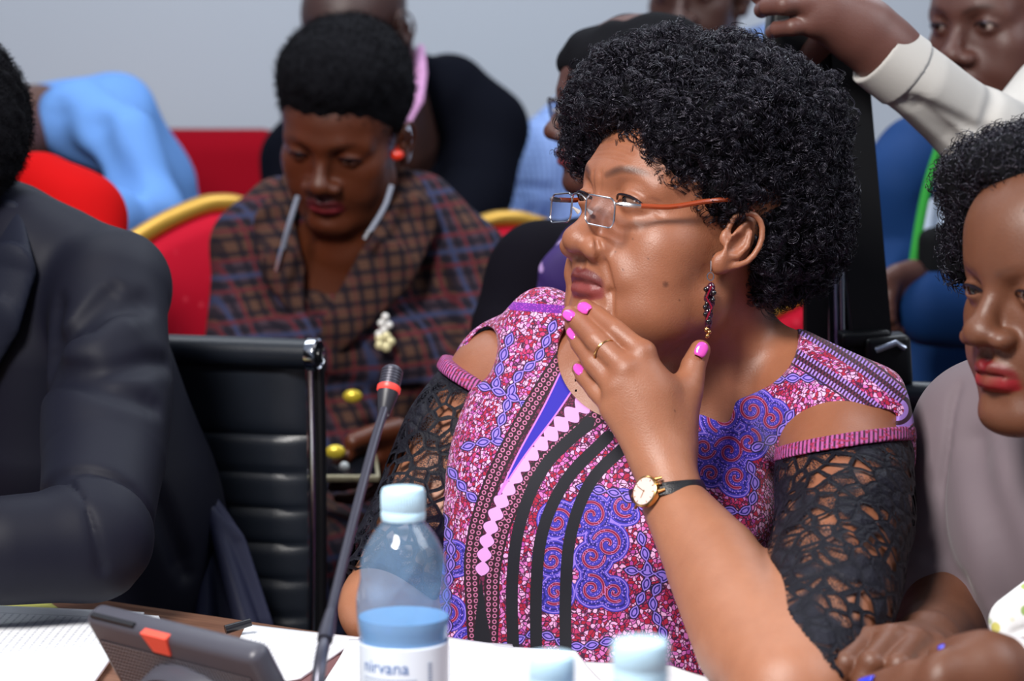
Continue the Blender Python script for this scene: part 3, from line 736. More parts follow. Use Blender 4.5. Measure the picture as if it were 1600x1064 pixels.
def around(V, arm):
    c = (arm[0]+arm[1])/2; d = norm(arm[1]-arm[0]); a = norm(np.cross(d, [0, 1, 0])); b = np.cross(d, a)
    return np.arctan2((V-c) @ a, (V-c) @ b)
def lace_mat():
    if 'lace' in MATS: return MATS['lace']
    t = NT('lace'); o = t.obj(); nd = t.noise(o, 30, 2); 
    vv = t.n('ShaderNodeVectorMath', operation='MULTIPLY_ADD'); t.link(nd.outputs['Color'], vv.inputs[0]); vv.inputs[1].default_value = (.012, .012, .012); t.link(o, vv.inputs[2])
    a = t.vor(vv.outputs[0], 62, 'DISTANCE_TO_EDGE'); b = t.vor(vv.outputs[0], 27, 'F1'); c = t.vor(o, 420, 'DISTANCE_TO_EDGE')
    petals = t.step(a.outputs[0], .09, .13)                # open cells
    zone = t.step(b.outputs[0], .22, .40)
    n2 = t.noise(o, 22, 1)
    openz = t.math('MULTIPLY', petals, t.math('MULTIPLY', zone, t.step(n2.outputs[0], .40, .48)))
    mesh_ = t.math('SUBTRACT', 1.0, t.step(c.outputs[0], .05, .11))
    alpha = t.math('MAXIMUM', t.math('SUBTRACT', 1.0, openz), t.math('MULTIPLY', mesh_, t.math('SUBTRACT', 1.0, t.step(n2.outputs[0], .55, .60))))
    t.base(t.mix(t.step(a.outputs[0], .02, .2), (0.006, 0.006, 0.011), (0.012, 0.012, 0.020))); t.p(Roughness=.6, Alpha=alpha, Specular_IOR_Level=.2)
    h = t.math('ADD', t.math('MULTIPLY', a.outputs[0], 1.6), t.math('MULTIPLY', t.noise(o, 260, 2).outputs[0], .5))
    t.bump(h, .9, .003)
    MATS['lace'] = t.m; return t.m
def band_mat():
    if 'band' in MATS: return MATS['band']
    t = NT('striped_band'); o = t.obj()
    x = t.n('ShaderNodeSeparateXYZ'); t.link(o, x.inputs[0])
    wv = t.math('SINE', t.math('MULTIPLY', t.attr('around'), 95.0))
    c = t.mix(t.step(wv, -.1, .3), lin((176, 84, 150)), lin((62, 18, 52)))
    n = t.noise(o, 260, 2); c = t.mix(t.step(n.outputs[0], .55, .62), c, lin((150, 30, 70)))
    t.base(c); t.p(Roughness=.75); MATS['band'] = t.m; return t.m
def bez(pts, n=24): return spline(pts, n)
def spiral(cx, cy, r0, turns, ph, sgn=1, squash=1.0, n=40):
    s = np.linspace(0, 1, n); an = ph + sgn*2*PI*turns*s; r = r0*(1-s*.88)
    return np.stack([cx + r*np.cos(an), cy + r*np.sin(an)*squash], 1)
def print_fields(V, px):
    f = {}
    # satin piping strips
    bl = [[(985, 690), (925, 750), (893, 830), (884, 920), (884, 1040)], [(950, 682), (885, 750), (848, 830), (838, 920), (838, 1040)],
          [(920, 660), (850, 730), (812, 820), (800, 920), (803, 1040)], [(745, 900), (750, 960), (756, 1040)]]
    d = np.full(len(V), 1e3)
    for q in bl: d = np.minimum(d, seg_dist(px, bez(q)) - (9.5 if q is not bl[3] else 0))
    dd, s = seg_dist(px, bez([(752, 880), (752, 960), (756, 1040)]), True); d = np.minimum(d, dd - np.clip((s-20)*.14, 0, 14))
    f['strip'] = d
    # placket bands with rings, leaf chain, blue facing
    b1 = bez([(890, 540), (820, 650), (765, 760), (738, 860), (740, 960), (745, 1030)]); b2 = bez([(950, 640), (870, 700), (800, 790), (772, 880), (768, 960), (765, 1030)])
    d1, s1 = seg_dist(px, b1, True); d2, s2 = seg_dist(px, b2, True)
    f['ring_band'] = np.minimum(d1, d2) - 12
    dm = np.where(d1 < d2, d1, d2); sm = np.where(d1 < d2, s1, s2)
    f['ring_u'] = sm; f['ring_v'] = dm
    lc = bez([(935, 612), (880, 660), (825, 715), (785, 780), (762, 840), (752, 900)]); d3, s3 = seg_dist(px, lc, True)
    f['chain'] = d3 - np.clip(13 - s3*.012, 6, 13)*(0.25 + np.abs(np.sin(s3*PI/22)))*np.where(s3 < seg_len(lc)-2, 1, 0)
    # inside of placket
    inner = bez([(905, 600), (850, 680), (790, 770), (757, 850), (748, 910)]); d4, s4 = seg_dist(px, inner, True)
    f['placket'] = d4 - np.clip(38 - s4*.055, 14, 38)
    tri = bez([(897, 575), (860, 640), (815, 710), (780, 772)]); d5, s5 = seg_dist(px, tri, True)
    f['blue'] = d5 - np.clip(15.5 - s5*.072, 0, 14)
    # vines of lens-shaped links
    vines = [[(868, 500), (840, 560), (808, 590), (790, 640), (770, 690)], [(745, 600), (800, 620), (830, 640)], [(800, 520), (785, 560), (775, 600)],
             [(700, 730), (730, 770), (760, 800), (745, 840)], [(690, 800), (705, 860), (698, 930), (700, 990)], [(975, 770), (1020, 800), (1050, 815), (1110, 800)],
             [(1000, 830), (1012, 900), (990, 960)], [(975, 890), (1050, 900)], [(960, 1000), (900, 1010), (840, 990), (790, 1010)], [(1120, 640), (1180, 600), (1260, 590), (1310, 600)],
             [(1170, 720), (1180, 760), (1160, 800), (1090, 780)], [(1240, 640), (1215, 680), (1180, 700)], [(1150, 860), (1180, 880), (1160, 900)], [(900, 760), (960, 770), (1010, 790)], [(720, 700), (760, 690), (790, 690)], [(1040, 1000), (1020, 940), (1040, 900)]]
    dv = np.full(len(V), 1e3)
    for q in vines:
        d_, s_ = seg_dist(px, bez(q, 20), True); dv = np.minimum(dv, d_ - 6.5*(0.18 + np.abs(np.sin(s_*PI/24))))
    f['vine'] = dv
    # paisley scrolls: distance to spiral lines and the envelope around them
    sp = [spiral(925, 805, 26, 1.6, 2.4), spiral(870, 815, 24, 1.5, .5, -1), spiral(950, 850, 24, 1.5, 3.5), spiral(862, 875, 22, 1.5, .2, -1), spiral(925, 920, 22, 1.5, 4.5), spiral(868, 925, 20, 1.5, 2.2, -1), spiral(925, 870, 20, 1.4, 0),
          spiral(975, 790, 18, 1.4, 1.0), spiral(960, 925, 16, 1.4, 1.0),
          spiral(1130, 650, 26, 1.6, 2.0), spiral(1175, 640, 24, 1.6, .4, -1), spiral(1140, 705, 24, 1.5, 3.5), spiral(1100, 700, 18, 1.4, .3), spiral(1170, 690, 20, 1.4, 5.), spiral(1205, 655, 18, 1.4, 5.), spiral(1150, 745, 18, 1.4, 1.2), spiral(1110, 740, 14, 1.3, 3.),
          spiral(708, 870, 18, 1.4, 1), spiral(700, 960, 18, 1.4, 4), spiral(735, 1005, 15, 1.3, 2)]
    ds = np.full(len(V), 1e3)
    for q in sp: ds = np.minimum(ds, seg_dist(px, q))
    f['scroll'] = ds
    # yoke bands along the shoulder
    yk = bez([(1225, 520), (1290, 560), (1350, 600), (1402, 640)]); d6, s6 = seg_dist(px, yk, True); f['yoke'] = d6; f['yoke_s'] = s6
    rim = np.minimum(seg_dist(px, bez([(800, 478), (885, 484)])), seg_dist(px, bez([(712, 546), (724, 575), (745, 592)]))); f['rim'] = rim
    return f
def seg_len(p): return np.linalg.norm(np.diff(p, axis=0), axis=1).sum()
def dress_mat():
    t = NT('wax_print'); o = t.obj()
    nd = t.noise(o, 120, 2)
    vv = t.n('ShaderNodeVectorMath', operation='MULTIPLY_ADD'); t.link(nd.outputs['Color'], vv.inputs[0]); vv.inputs[1].default_value = (.006, .006, .006); t.link(o, vv.inputs[2])
    vc = t.vor(vv.outputs[0], 290, 'F1'); ve = t.vor(vv.outputs[0], 290, 'DISTANCE_TO_EDGE')
    rc = t.ramp(vc.outputs['Color'], [(0, lin((236, 170, 220))), (.36, lin((214, 112, 190))), (.50, lin((190, 50, 104))), (.62, lin((172, 24, 60))), (.80, lin((176, 66, 158))), (.84, lin((240, 186, 228)))], 'CONSTANT')
    c = t.mix(t.step(ve.outputs[0], .04, .16), lin((64, 16, 56)), rc)
    fine = t.vor(o, 520, 'F1'); dotm = t.step(fine.outputs[0], .30, .42)
    BLU, DBL, LAV, WINE, NAVY = lin((62, 52, 176)), lin((34, 26, 120)), lin((150, 120, 225)), lin((120, 20, 60)), lin((26, 16, 62))
    # scrolls
    ds = t.attr('scroll')
    sc = t.ramp(t.math('DIVIDE', ds, 20.0), [(0, lin((140, 26, 62))), (.075, lin((190, 110, 176))), (.115, NAVY), (.16, BLU), (.34, DBL), (.50, BLU), (.62, LAV), (.70, BLU), (.79, NAVY)], 'CONSTANT')
    sc = t.mix(t.math('MULTIPLY', t.math('SUBTRACT', 1.0, dotm), t.math('MULTIPLY', t.step(ds, 3.4, 4.2), t.math('SUBTRACT', 1.0, t.step(ds, 11.5, 12.2)))), sc, LAV)
    c = t.mix(t.math('SUBTRACT', 1.0, t.step(ds, 15.5, 17.0)), c, sc)
    v = t.attr('vine')
    vr = t.mix(t.step(v, -3.4, -2.6), DBL, t.mix(t.step(v, -1.4, -.6), LAV, NAVY))
    vr = t.mix(t.step(v, -5.4, -4.6), LAV, vr)
    c = t.mix(t.math('SUBTRACT', 1.0, t.step(v, .6, 1.6)), c, vr)
    # placket and rings
    pl = t.attr('placket'); c = t.mix(t.math('SUBTRACT', 1.0, t.step(pl, -.5, .5)), c, t.mix(t.step(ve.outputs[0], .05, .2), lin((40, 8, 30)), lin((110, 30, 70))))
    rb = t.attr('ring_band'); ru = t.attr('ring_u'); rv = t.attr('ring_v')
    m1 = t.math('SUBTRACT', t.math('FRACT', t.math('DIVIDE', ru, 9.0)), .5); rr = t.math('SQRT', t.math('ADD', t.math('POWER', t.math('MULTIPLY', m1, 9.0), 2.0), t.math('POWER', t.math('SUBTRACT', rv, 5.0), 2.0)))
    ringc = t.mix(t.math('MULTIPLY', t.step(rr, 1.6, 2.2), t.math('SUBTRACT', 1.0, t.step(rr, 3.2, 3.9))), lin((44, 14, 30)), lin((190, 110, 150)))
    ringc = t.mix(t.step(rv, 9.6, 10.4), ringc, lin((28, 10, 22)))
    c = t.mix(t.math('SUBTRACT', 1.0, t.step(rb, -.6, .4)), c, ringc)
    ch = t.attr('chain'); c = t.mix(t.math('SUBTRACT', 1.0, t.step(ch, 1.0, 1.8)), c, lin((70, 18, 60))); c = t.mix(t.math('SUBTRACT', 1.0, t.step(ch, -.6, .4)), c, lin((226, 160, 226)))
    bt = t.attr('blue'); c = t.mix(t.math('SUBTRACT', 1.0, t.step(bt, 2., 3.)), c, lin((200, 120, 220))); c = t.mix(t.math('SUBTRACT', 1.0, t.step(bt, -.6, .4)), c, lin((44, 34, 170)))
    st = t.attr('strip'); isst = t.math('SUBTRACT', 1.0, t.step(st, -.6, .4)); c = t.mix(isst, c, lin((20, 20, 31)))
    yk = t.attr('yoke'); ys = t.attr('yoke_s')
    bar = t.math('SINE', t.math('MULTIPLY', ys, 1.1)); yc = t.mix(t.step(bar, -.2, .3), lin((52, 18, 50)), lin((168, 130, 220)))
    yc = t.ramp(t.math('DIVIDE', yk, 60.0), [(0, lin((190, 70, 130))), (.12, lin((60, 20, 60))), (.16, (1, 1, 1)), (.58, lin((150, 120, 215))), (.72, lin((50, 16, 50)))], 'CONSTANT') if False else yc
    inb = t.math('MULTIPLY', t.step(yk, 10, 11), t.math('SUBTRACT', 1.0, t.step(yk, 32, 33)))
    ln = t.math('MULTIPLY', t.step(yk, 17, 18), t.math('SUBTRACT', 1.0, t.step(yk, 24, 25)))
    yc = t.mix(ln, yc, t.mix(t.step(bar, -.2, .3), lin((90, 30, 60)), lin((30, 10, 30))))
    c = t.mix(inb, c, yc)
    edge = t.math('MULTIPLY', t.step(yk, 33, 34), t.math('SUBTRACT', 1.0, t.step(yk, 36, 37))); c = t.mix(edge, c, lin((44, 14, 44)))
    rm = t.attr('rim'); c = t.mix(t.math('SUBTRACT', 1.0, t.step(rm, 6, 7)), c, t.mix(dotm, lin((180, 60, 190)), lin((110, 30, 150))))
    t.base(c); t.p(Roughness=.72, Specular_IOR_Level=.35, Sheen_Weight=.1)
    t.bump(t.noise(o, 1400, 2).outputs[0], .15, .0005)
    MATS['wax'] = t.m; return t.m
def rounded_loop(x0, x1, z0, z1, r, n=6):
    pts = []
    for cx, cz, a0 in ((x1-r, z1-r, 0), (x0+r, z1-r, PI/2), (x0+r, z0+r, PI), (x1-r, z0+r, 1.5*PI)):
        for i in range(n): an = a0 + PI/2*i/(n-1); pts.append((cx+r*math.cos(an), cz+r*math.sin(an)))
    return pts
def eyeglasses(fr, label, z0=.002, z1=.0255, xa=.011, xb=.049, yl=.1125, rim=None, arm=None, group=None):
    root = empty('eyeglasses', fr.pt((0, yl, z0)), label, 'glasses', group)
    yy = lambda x: yl - 1.6*x*x
    for s_ in (1, -1):
        loop = rounded_loop(xa, xb, z0, z1, .007)
        pts = [fr.pt((s_*x, yy(x) - (z1-z)*.10, z - .06*(x-xa))) for x, z in loop]
        MB().tube(pts, .0008, 8, closed=True).build('frame', rim or MATS['silver'], root)
        m = MB(); c = np.mean(pts, 0); n_ = len(pts); nrm = fr.R[:, 1]*.0006
        ring = [c*.0 + q for q in pts]
        m.add([c+nrm*1.5] + [q+nrm for q in ring], [(0, 1+i, 1+(i+1) % n_) for i in range(n_)])
        m.add([c+nrm*.5-nrm] + [q-nrm for q in ring], [(0, 1+(i+1) % n_, 1+i) for i in range(n_)])
        m.build('lens', MATS['lens_glass'], root, autosmooth=0)
        h0 = fr.pt((s_*xb, yy(xb), z1-.006)); h1 = fr.pt((s_*(xb+.011), yy(xb)-.012, z1-.005)); h2 = fr.pt((s_*(xb+.0135), yy(xb)-.017, z1-.0045))
        MB().tube([h0, (h0+h1)/2 + fr.R[:, 1]*.002, h1, h2], [.0010, .0022, .0022, .0018], 8).build('hinge', MATS['silver'], root)
        tp = [fr.pt(q) for q in spline([(s_*(xb+.0130), yy(xb)-.016, z1-.0045), (s_*.071, .070, z1-.001), (s_*.0775, .040, z1+.009), (s_*.0785, .010, z1+.015), (s_*.0785, -.004, z1+.008)], 14)]
        MB().tube(tp, [.0022]*10+[.0018]*4, 8).build('temple_arm', arm or simple('amber_plastic', (150, 62, 30), .25, Transmission_Weight=.0, Coat_Weight=.5), root)
        MB().tube([fr.pt((s_*.010, yl-.002, z0+.012)), fr.pt((s_*.0095, yl-.008, z0+.009))], [.0006, .0022], 8).build('nose_pad', simple('clear_pad', (210, 205, 200), .3), root)
    MB().tube([fr.pt(q) for q in spline([(-xa, yl-.001, z1-.005), (-.005, yl+.002, z1-.001), (.005, yl+.002, z1-.001), (xa, yl-.001, z1-.005)], 9)], .0008, 8).build('bridge', rim or MATS['silver'], root)
    return root
def ball(m, c, r, n=10, R=None, sq=(1, 1, 1)):
    V = []; F = []
    for i in range(n+1):
        for k in range(n*2):
            th = PI*i/n; ph = PI*k/n; q = np.array([math.sin(th)*math.cos(ph)*sq[0], math.sin(th)*math.sin(ph)*sq[1], math.cos(th)*sq[2]])*r
            V.append(np.array(c) + (q if R is None else R @ q))
    for i in range(n):
        for k in range(n*2): F.append((i*2*n+k, (i+1)*2*n+k, (i+1)*2*n+(k+1) % (2*n), i*2*n+(k+1) % (2*n)))
    return m.add(V, F)
def accessories_main(fr):
    eyeglasses(fr, 'thin silver framed glasses with brown arms, low on the nose of the woman in purple')
    # drop earring: hook, link, beaded pendant with gold tip
    d = 1.975; lobe = P(1112, 402, d)
    er = empty('earring', P(1107, 526, d), 'dark beaded drop earring hanging beside the jaw of the woman in purple', 'earring')
    MB().tube([P(*q) for q in [(1113, 401, d-.004), (1117, 396, d), (1116, 404, d+.004), (1111, 408, d-.004), (1111, 424, d-.005)]], .0006, 6).build('hook', MATS['silver'], er)
    c = P(1110, 432, d-.005); MB().tube([c + np.array([math.cos(a)*.0028, 0, math.sin(a)*.0034]) for a in np.arange(12)*PI/6], .0006, 6, closed=True).build('link', MATS['silver'], er)
    dark = simple('dark_glass_bead', (58, 14, 40), .12, Coat_Weight=.8); blk = simple('black_bead', (14, 12, 18), .15, Coat_Weight=.8)
    pend = MB(); r = np.random.default_rng(4)
    for i in range(22):
        u = i/21; ball(pend, P(1109 - 2*u + r.uniform(-5, 5)*math.sin(PI*min(1, u+.15)), 450 + 55*u, d-.005 + r.uniform(-.003, .003)), r.uniform(.0024, .0036), 5, sq=(1, .8, 1.4))
    pend.build('bead_cluster', dark, er)
    pend = MB()
    for i in range(10): ball(pend, P(1109 + r.uniform(-8, 8), 452 + 50*i/9, d-.0085), r.uniform(.0018, .0026), 5)
    pend.build('bead_cluster', blk, er)
    MB().tube([P(1112, 447, d-.010), P(1104, 465, d-.010), P(1112, 480, d-.010), P(1104, 500, d-.010)], .0008, 6).build('wire', simple('red_wire', (170, 30, 60), .3, .6), er)
    pend = MB()
    for (x, y, q) in [(1106, 508, .0022), (1104, 515, .0024), (1108, 519, .002), (1105, 525, .002)]: ball(pend, P(x, y, d-.006), q, 6)
    pend.build('gold_bead', MATS['gold'], er)
    # wristwatch
    w0, w1 = P(1058, 796, 1.908), P(1036, 728, 1.928); ax = norm(w1-w0); c0 = P(1043, 768, 1.918)
    wt = empty('wristwatch', P(1012, 795, 1.89), 'gold wristwatch with pale dial and black strap on the raised wrist', 'watch')
    a = norm(np.array([-.60, -.80, .1]) - ax*(np.array([-.60, -.80, .1]) @ ax)); b = np.cross(ax, a)
    blackl = simple('black_leather', (22, 22, 26), .35, bump=.5, bump_scale=900); m = MB()
    tilt = .0; N = 64; V = []; F = []
    for i in range(N):
        an = 2*PI*i/N; rr = .0290
        for (dr, dz) in ((0, -.0058), (.0016, -.0055), (.0022, -.003), (.0022, .003), (.0016, .0055), (0, .0058)):
            lz = dz + .012*math.cos(an+2.1)
            V.append(c0 + (rr+dr)*(math.cos(an)*a*1.02 + math.sin(an)*b*.98) + ax*(lz))
    for i in range(N):
        for k in range(6): F.append((i*6+k, i*6+(k+1) % 6, ((i+1) % N)*6+(k+1) % 6, ((i+1) % N)*6+k))
    m.add(V, F).build('strap', blackl, wt)
    cn = norm(a + .10*ax); cc = c0 + a*.0305 + ax*(-.0062); e1 = norm(ax - cn*(ax @ cn)); e2 = np.cross(cn, e1); Rc = np.stack([e1, e2, cn], 1)
    MB().lathe([(.0118, -.0035), (.0132, -.002), (.0135, .0008), (.0130, .0024), (.0118, .0030), (.0114, .0022)], cc, 40, Rc).build('case', MATS['gold'], wt)
    MB().lathe([(.0001, .0027), (.0113, .0027), (.0113, .0021), (.0001, .0021)], cc, 40, Rc).build('dial', simple('pale_dial', (236, 208, 200), .35), wt)
    hd = MB()
    for an, L_, in ((.6, .0085), (2.3, .006)):
        dr = math.cos(an)*e1 + math.sin(an)*e2; hd.tube([cc+cn*.0031-dr*.001, cc+cn*.0031+dr*L_], .0003, 5)
    for k in range(12):
        dr = math.cos(k*PI/6)*e1 + math.sin(k*PI/6)*e2; hd.tube([cc+cn*.0029+dr*.0092, cc+cn*.0029+dr*.0108], .0003, 5)
    hd.build('hands', MATS['gold'], wt)
    MB().tube([cc+e2*-.0128, cc+e2*-.0160], [.0012, .0016], 8).build('crown', MATS['gold'], wt)
    lg = MB()
    for s1 in (1, -1):
        for s2 in (1, -1): lg.tube([cc + e2*s1*.0115 + e1*s2*.0058, cc + e2*s1*.0165 + e1*s2*.0056 - cn*.003], [.0016, .0012], 8)
    lg.build('lug', MATS['gold'], wt)
    # ring on the middle finger
    rc = P(945, 548, 1.9405); fa = norm(P(904, 503, 1.972) - P(978, 578, 1.930)); u = norm(np.cross(fa, [0, 1, 0])); v = np.cross(fa, u)
    rg = MB().tube([rc + .0104*(math.cos(q)*u + math.sin(q)*v) for q in np.arange(40)*2*PI/40], .0008, 8, closed=True).build('finger_ring', MATS['gold'])
    tag(rg, 'thin gold ring on the middle finger of the hand held to the chin', 'ring')
main_woman()
# ------------------------------------------------------------------ room shell
def room():
    t = NT('wall_paint'); n = t.noise(t.obj(), 1.2, 2); t.base(t.mix(n.outputs[0], lin((162, 170, 180)), lin((170, 177, 187)))); t.p(Roughness=.85); wm = t.m
    tag(MB().box((0, 4.86, 1.45), (8, .12, 2.9)).build('wall_back', wm, smooth=False), kind='structure')
    tag(MB().box((-2.6, 2.2, 1.45), (.12, 5.2, 2.9)).build('wall_left', wm, smooth=False), kind='structure')
    fm = simple('carpet', (92, 78, 70), .95, noise_amt=.2, noise_scale=80, bump=.5)
    tag(MB().box((0, 2.2, -.05), (8, 5.4, .1)).build('floor', fm, smooth=False), kind='structure')
    tag(MB().box((0, 4.79, .05), (8, .02, .1)).build('baseboard_back', simple('base_white', (215, 212, 205), .5), smooth=False), kind='structure')
room()
# ------------------------------------------------------------------ table and what lies on it
TZ = .75
EA, EB = on_z(120, 930, TZ), on_z(1200, 1087, TZ)
EU = norm(EB-EA); EN = np.array([EU[1], -EU[0], 0]); EN = EN if EN[1] < 0 else -EN      # towards the camera
TR = np.stack([EU, -EN, [0, 0, 1.0]], 1)
def table():
    t = NT('walnut_laminate'); o = t.mapping(t.obj(), (1, 1, 1), (0, 0, -math.atan2(EU[1], EU[0])))
    s_ = t.mapping(o, (2.0, 46, 46)); n = t.noise(s_, 3.2, 5, .6, .6); n2 = t.noise(t.mapping(o, (1, 14, 14)), 2.0, 3)
    c = t.ramp(n.outputs[0], [(.30, lin((96, 64, 50))), (.48, lin((132, 92, 72))), (.62, lin((152, 110, 86))), (.75, lin((108, 74, 58)))])
    t.base(t.mix(t.math('MULTIPLY', n2.outputs[0], .5), c, lin((92, 62, 50)))); t.p(Roughness=.32)
    root = empty('conference_table', (EA+EB)/2*[1, 1, 0] + EN*.5, 'dark walnut conference table running across the foreground', 'table')
    c = (EA+EB)/2 + EU*.15
    MB().box(c + EN*.47 - [0, 0, .02], (4.0, .94, .04), TR, .004).build('tabletop', t.m, root)
    MB().box(c + EN*.50 - [0, 0, .25], (3.6, .03, .40), TR).build('modesty_panel', t.m, root)
    for u in (-1.7, 0, 1.7): MB().box(c + EU*u + EN*.5 - [0, 0, .395], (.05, .6, .71), TR, .004).build('leg', t.m, root)
table()
def paper_mat(lines=True, scale=1.0, seed=0):
    key = 'paper%d%d' % (lines, seed)
    if key in MATS: return MATS[key]
    t = NT(key); u = t.attr('u'); v = t.attr('v')
    c = lin((238, 240, 244))
    if lines:
        row = t.math('FRACT', t.math('MULTIPLY', v, 34.0 if lines is True else lines)); inl = t.math('MULTIPLY', t.step(row, .30, .36), t.math('SUBTRACT', 1.0, t.step(row, .60, .66)))
        x = t.n('ShaderNodeCombineXYZ'); t.link(t.math('MULTIPLY', u, 90.0), x.inputs[0]); t.link(t.math('FLOOR', t.math('MULTIPLY', v, 34.0)), x.inputs[1])
        nn = t.noise(x.outputs[0], 1.0, 3, .7); w_ = t.step(nn.outputs[0], .44, .52)
        mg = t.math('MULTIPLY', t.math('MULTIPLY', t.step(u, .10, .11), t.math('SUBTRACT', 1.0, t.step(u, .88, .89))), t.math('MULTIPLY', t.step(v, .08, .09), t.math('SUBTRACT', 1.0, t.step(v, .92, .93))))
        m = t.math('MULTIPLY', t.math('MULTIPLY', inl, w_), t.math('MULTIPLY', mg, .45))
        c = t.mix(m, c, lin((120, 126, 150)))
    t.base(c); t.p(Roughness=.7); MATS[key] = t.m; return t.m
def sheet(name, corners, z, label, cat='paper', group=None, lines=True, curl=0.0, mat=None, th=.0006, n=24, wav=.0, seed=1):
    """corners: 4 points on the table plane given as picture directions, in order; a thin curled sheet"""
    q = [on_z(x, y, z) for x, y in corners]; nz = wave_noise(seed, 18, 6); top = []; U = []; W = []
    for i in range(n+1):
        for j in range(n+1):
            u, v = i/n, j/n; p = (1-u)*(1-v)*q[0] + u*(1-v)*q[1] + u*v*q[2] + (1-u)*v*q[3]
            lift = curl*(max(0, u-.55)**2*3 + max(0, .25-v)**2*2) + wav*(float(nz(np.array([p], f32))[0])*.5+.5)
            top.append(p + [0, 0, lift]); U.append(u); W.append(v)
    V = np.array(top + [p - [0, 0, th] for p in top]); F = []; m = (n+1)**2
    for i in range(n):
        for j in range(n):
            a = i*(n+1)+j; F.append((a, a+n+1, a+n+2, a+1)); F.append((m+a, m+a+1, m+a+n+2, m+a+n+1))
    rim = [i*(n+1) for i in range(n+1)] + [n*(n+1)+j for j in range(1, n+1)] + [i*(n+1)+n for i in range(n-1, -1, -1)] + [j for j in range(n-1, 0, -1)]
    for a, b in zip(rim, rim[1:]+rim[:1]): F.append((a, m+a, m+b, b))
    o = link_mesh(name, V, F, mat or paper_mat(lines), None, True, attrs={'u': U+U, 'v': W+W})
    return tag(o, label, cat, group)
G = 'loose papers on the conference table'
sheet('folder', [(-160, 930), (75, 939), (128, 975), (-200, 1000)], TZ+.003, 'pale yellow folder under the printed sheets at the left end of the table', 'folder', lines=False, mat=simple('yellow_card', (228, 226, 120), .6), th=.002)
sheet('paper_sheet', [(-260, 1064), (-120, 940), (225, 958), (130, 1085)], TZ+.008, 'printed white sheets lying left of the dark conference unit', 'paper', lines=30, th=.004, wav=.002, seed=2)
sheet('paper_sheet', [(-120, 952), (-40, 944), (248, 962), (250, 968)], TZ+.0095, 'white sheet edge showing behind the top of the dark conference unit', 'paper', lines=False, th=.001)
sheet('paper_sheet', [(330, 1085), (385, 975), (565, 995), (470, 1060)], TZ+.006, 'printed white sheet between the dark conference unit and the microphone stem', 'paper', lines=22, th=.003, wav=.003, seed=4)
sheet('notebook', [(455, 1085), (430, 1060), (545, 1018), (560, 1030)], TZ+.004, 'thin maroon notebook under the printed sheet beside the microphone stem', 'notebook', lines=False, mat=simple('maroon_cover', (116, 74, 74), .5), th=.003)
sheet('paper_sheet', [(500, 1090), (545, 1014), (800, 1024), (860, 1120)], TZ+.007, 'open white sheets under the front of the large water bottle', 'paper', lines=False, th=.004, curl=.006, wav=.006, seed=5)
sheet('paper_sheet', [(640, 1110), (670, 1010), (800, 1034), (900, 1110)], TZ+.016, 'rumpled white sheet right of the large water bottle', 'paper', lines=26, curl=.01, wav=.008, seed=6)
sheet('paper_sheet', [(760, 1110), (770, 1038), (900, 1044), (1000, 1110)], TZ+.022, 'rumpled white sheet in front of the patterned dress', 'paper', lines=False, curl=.012, wav=.010, seed=7)
sheet('paper_sheet', [(860, 1120), (900, 1050), (1050, 1058), (1180, 1085)], TZ+.020, 'white sheet reaching under the bare elbow of the woman in purple', 'paper', lines=False, curl=.004, wav=.006, seed=8)
pen = MB().tube([on_z(352, 984, TZ+.012), on_z(392, 972, TZ+.017)], [.0042, .0035], 12).build('pen', simple('pen_black', (20, 20, 26), .3)); tag(pen, 'black pen resting on the papers beside the conference unit', 'pen')
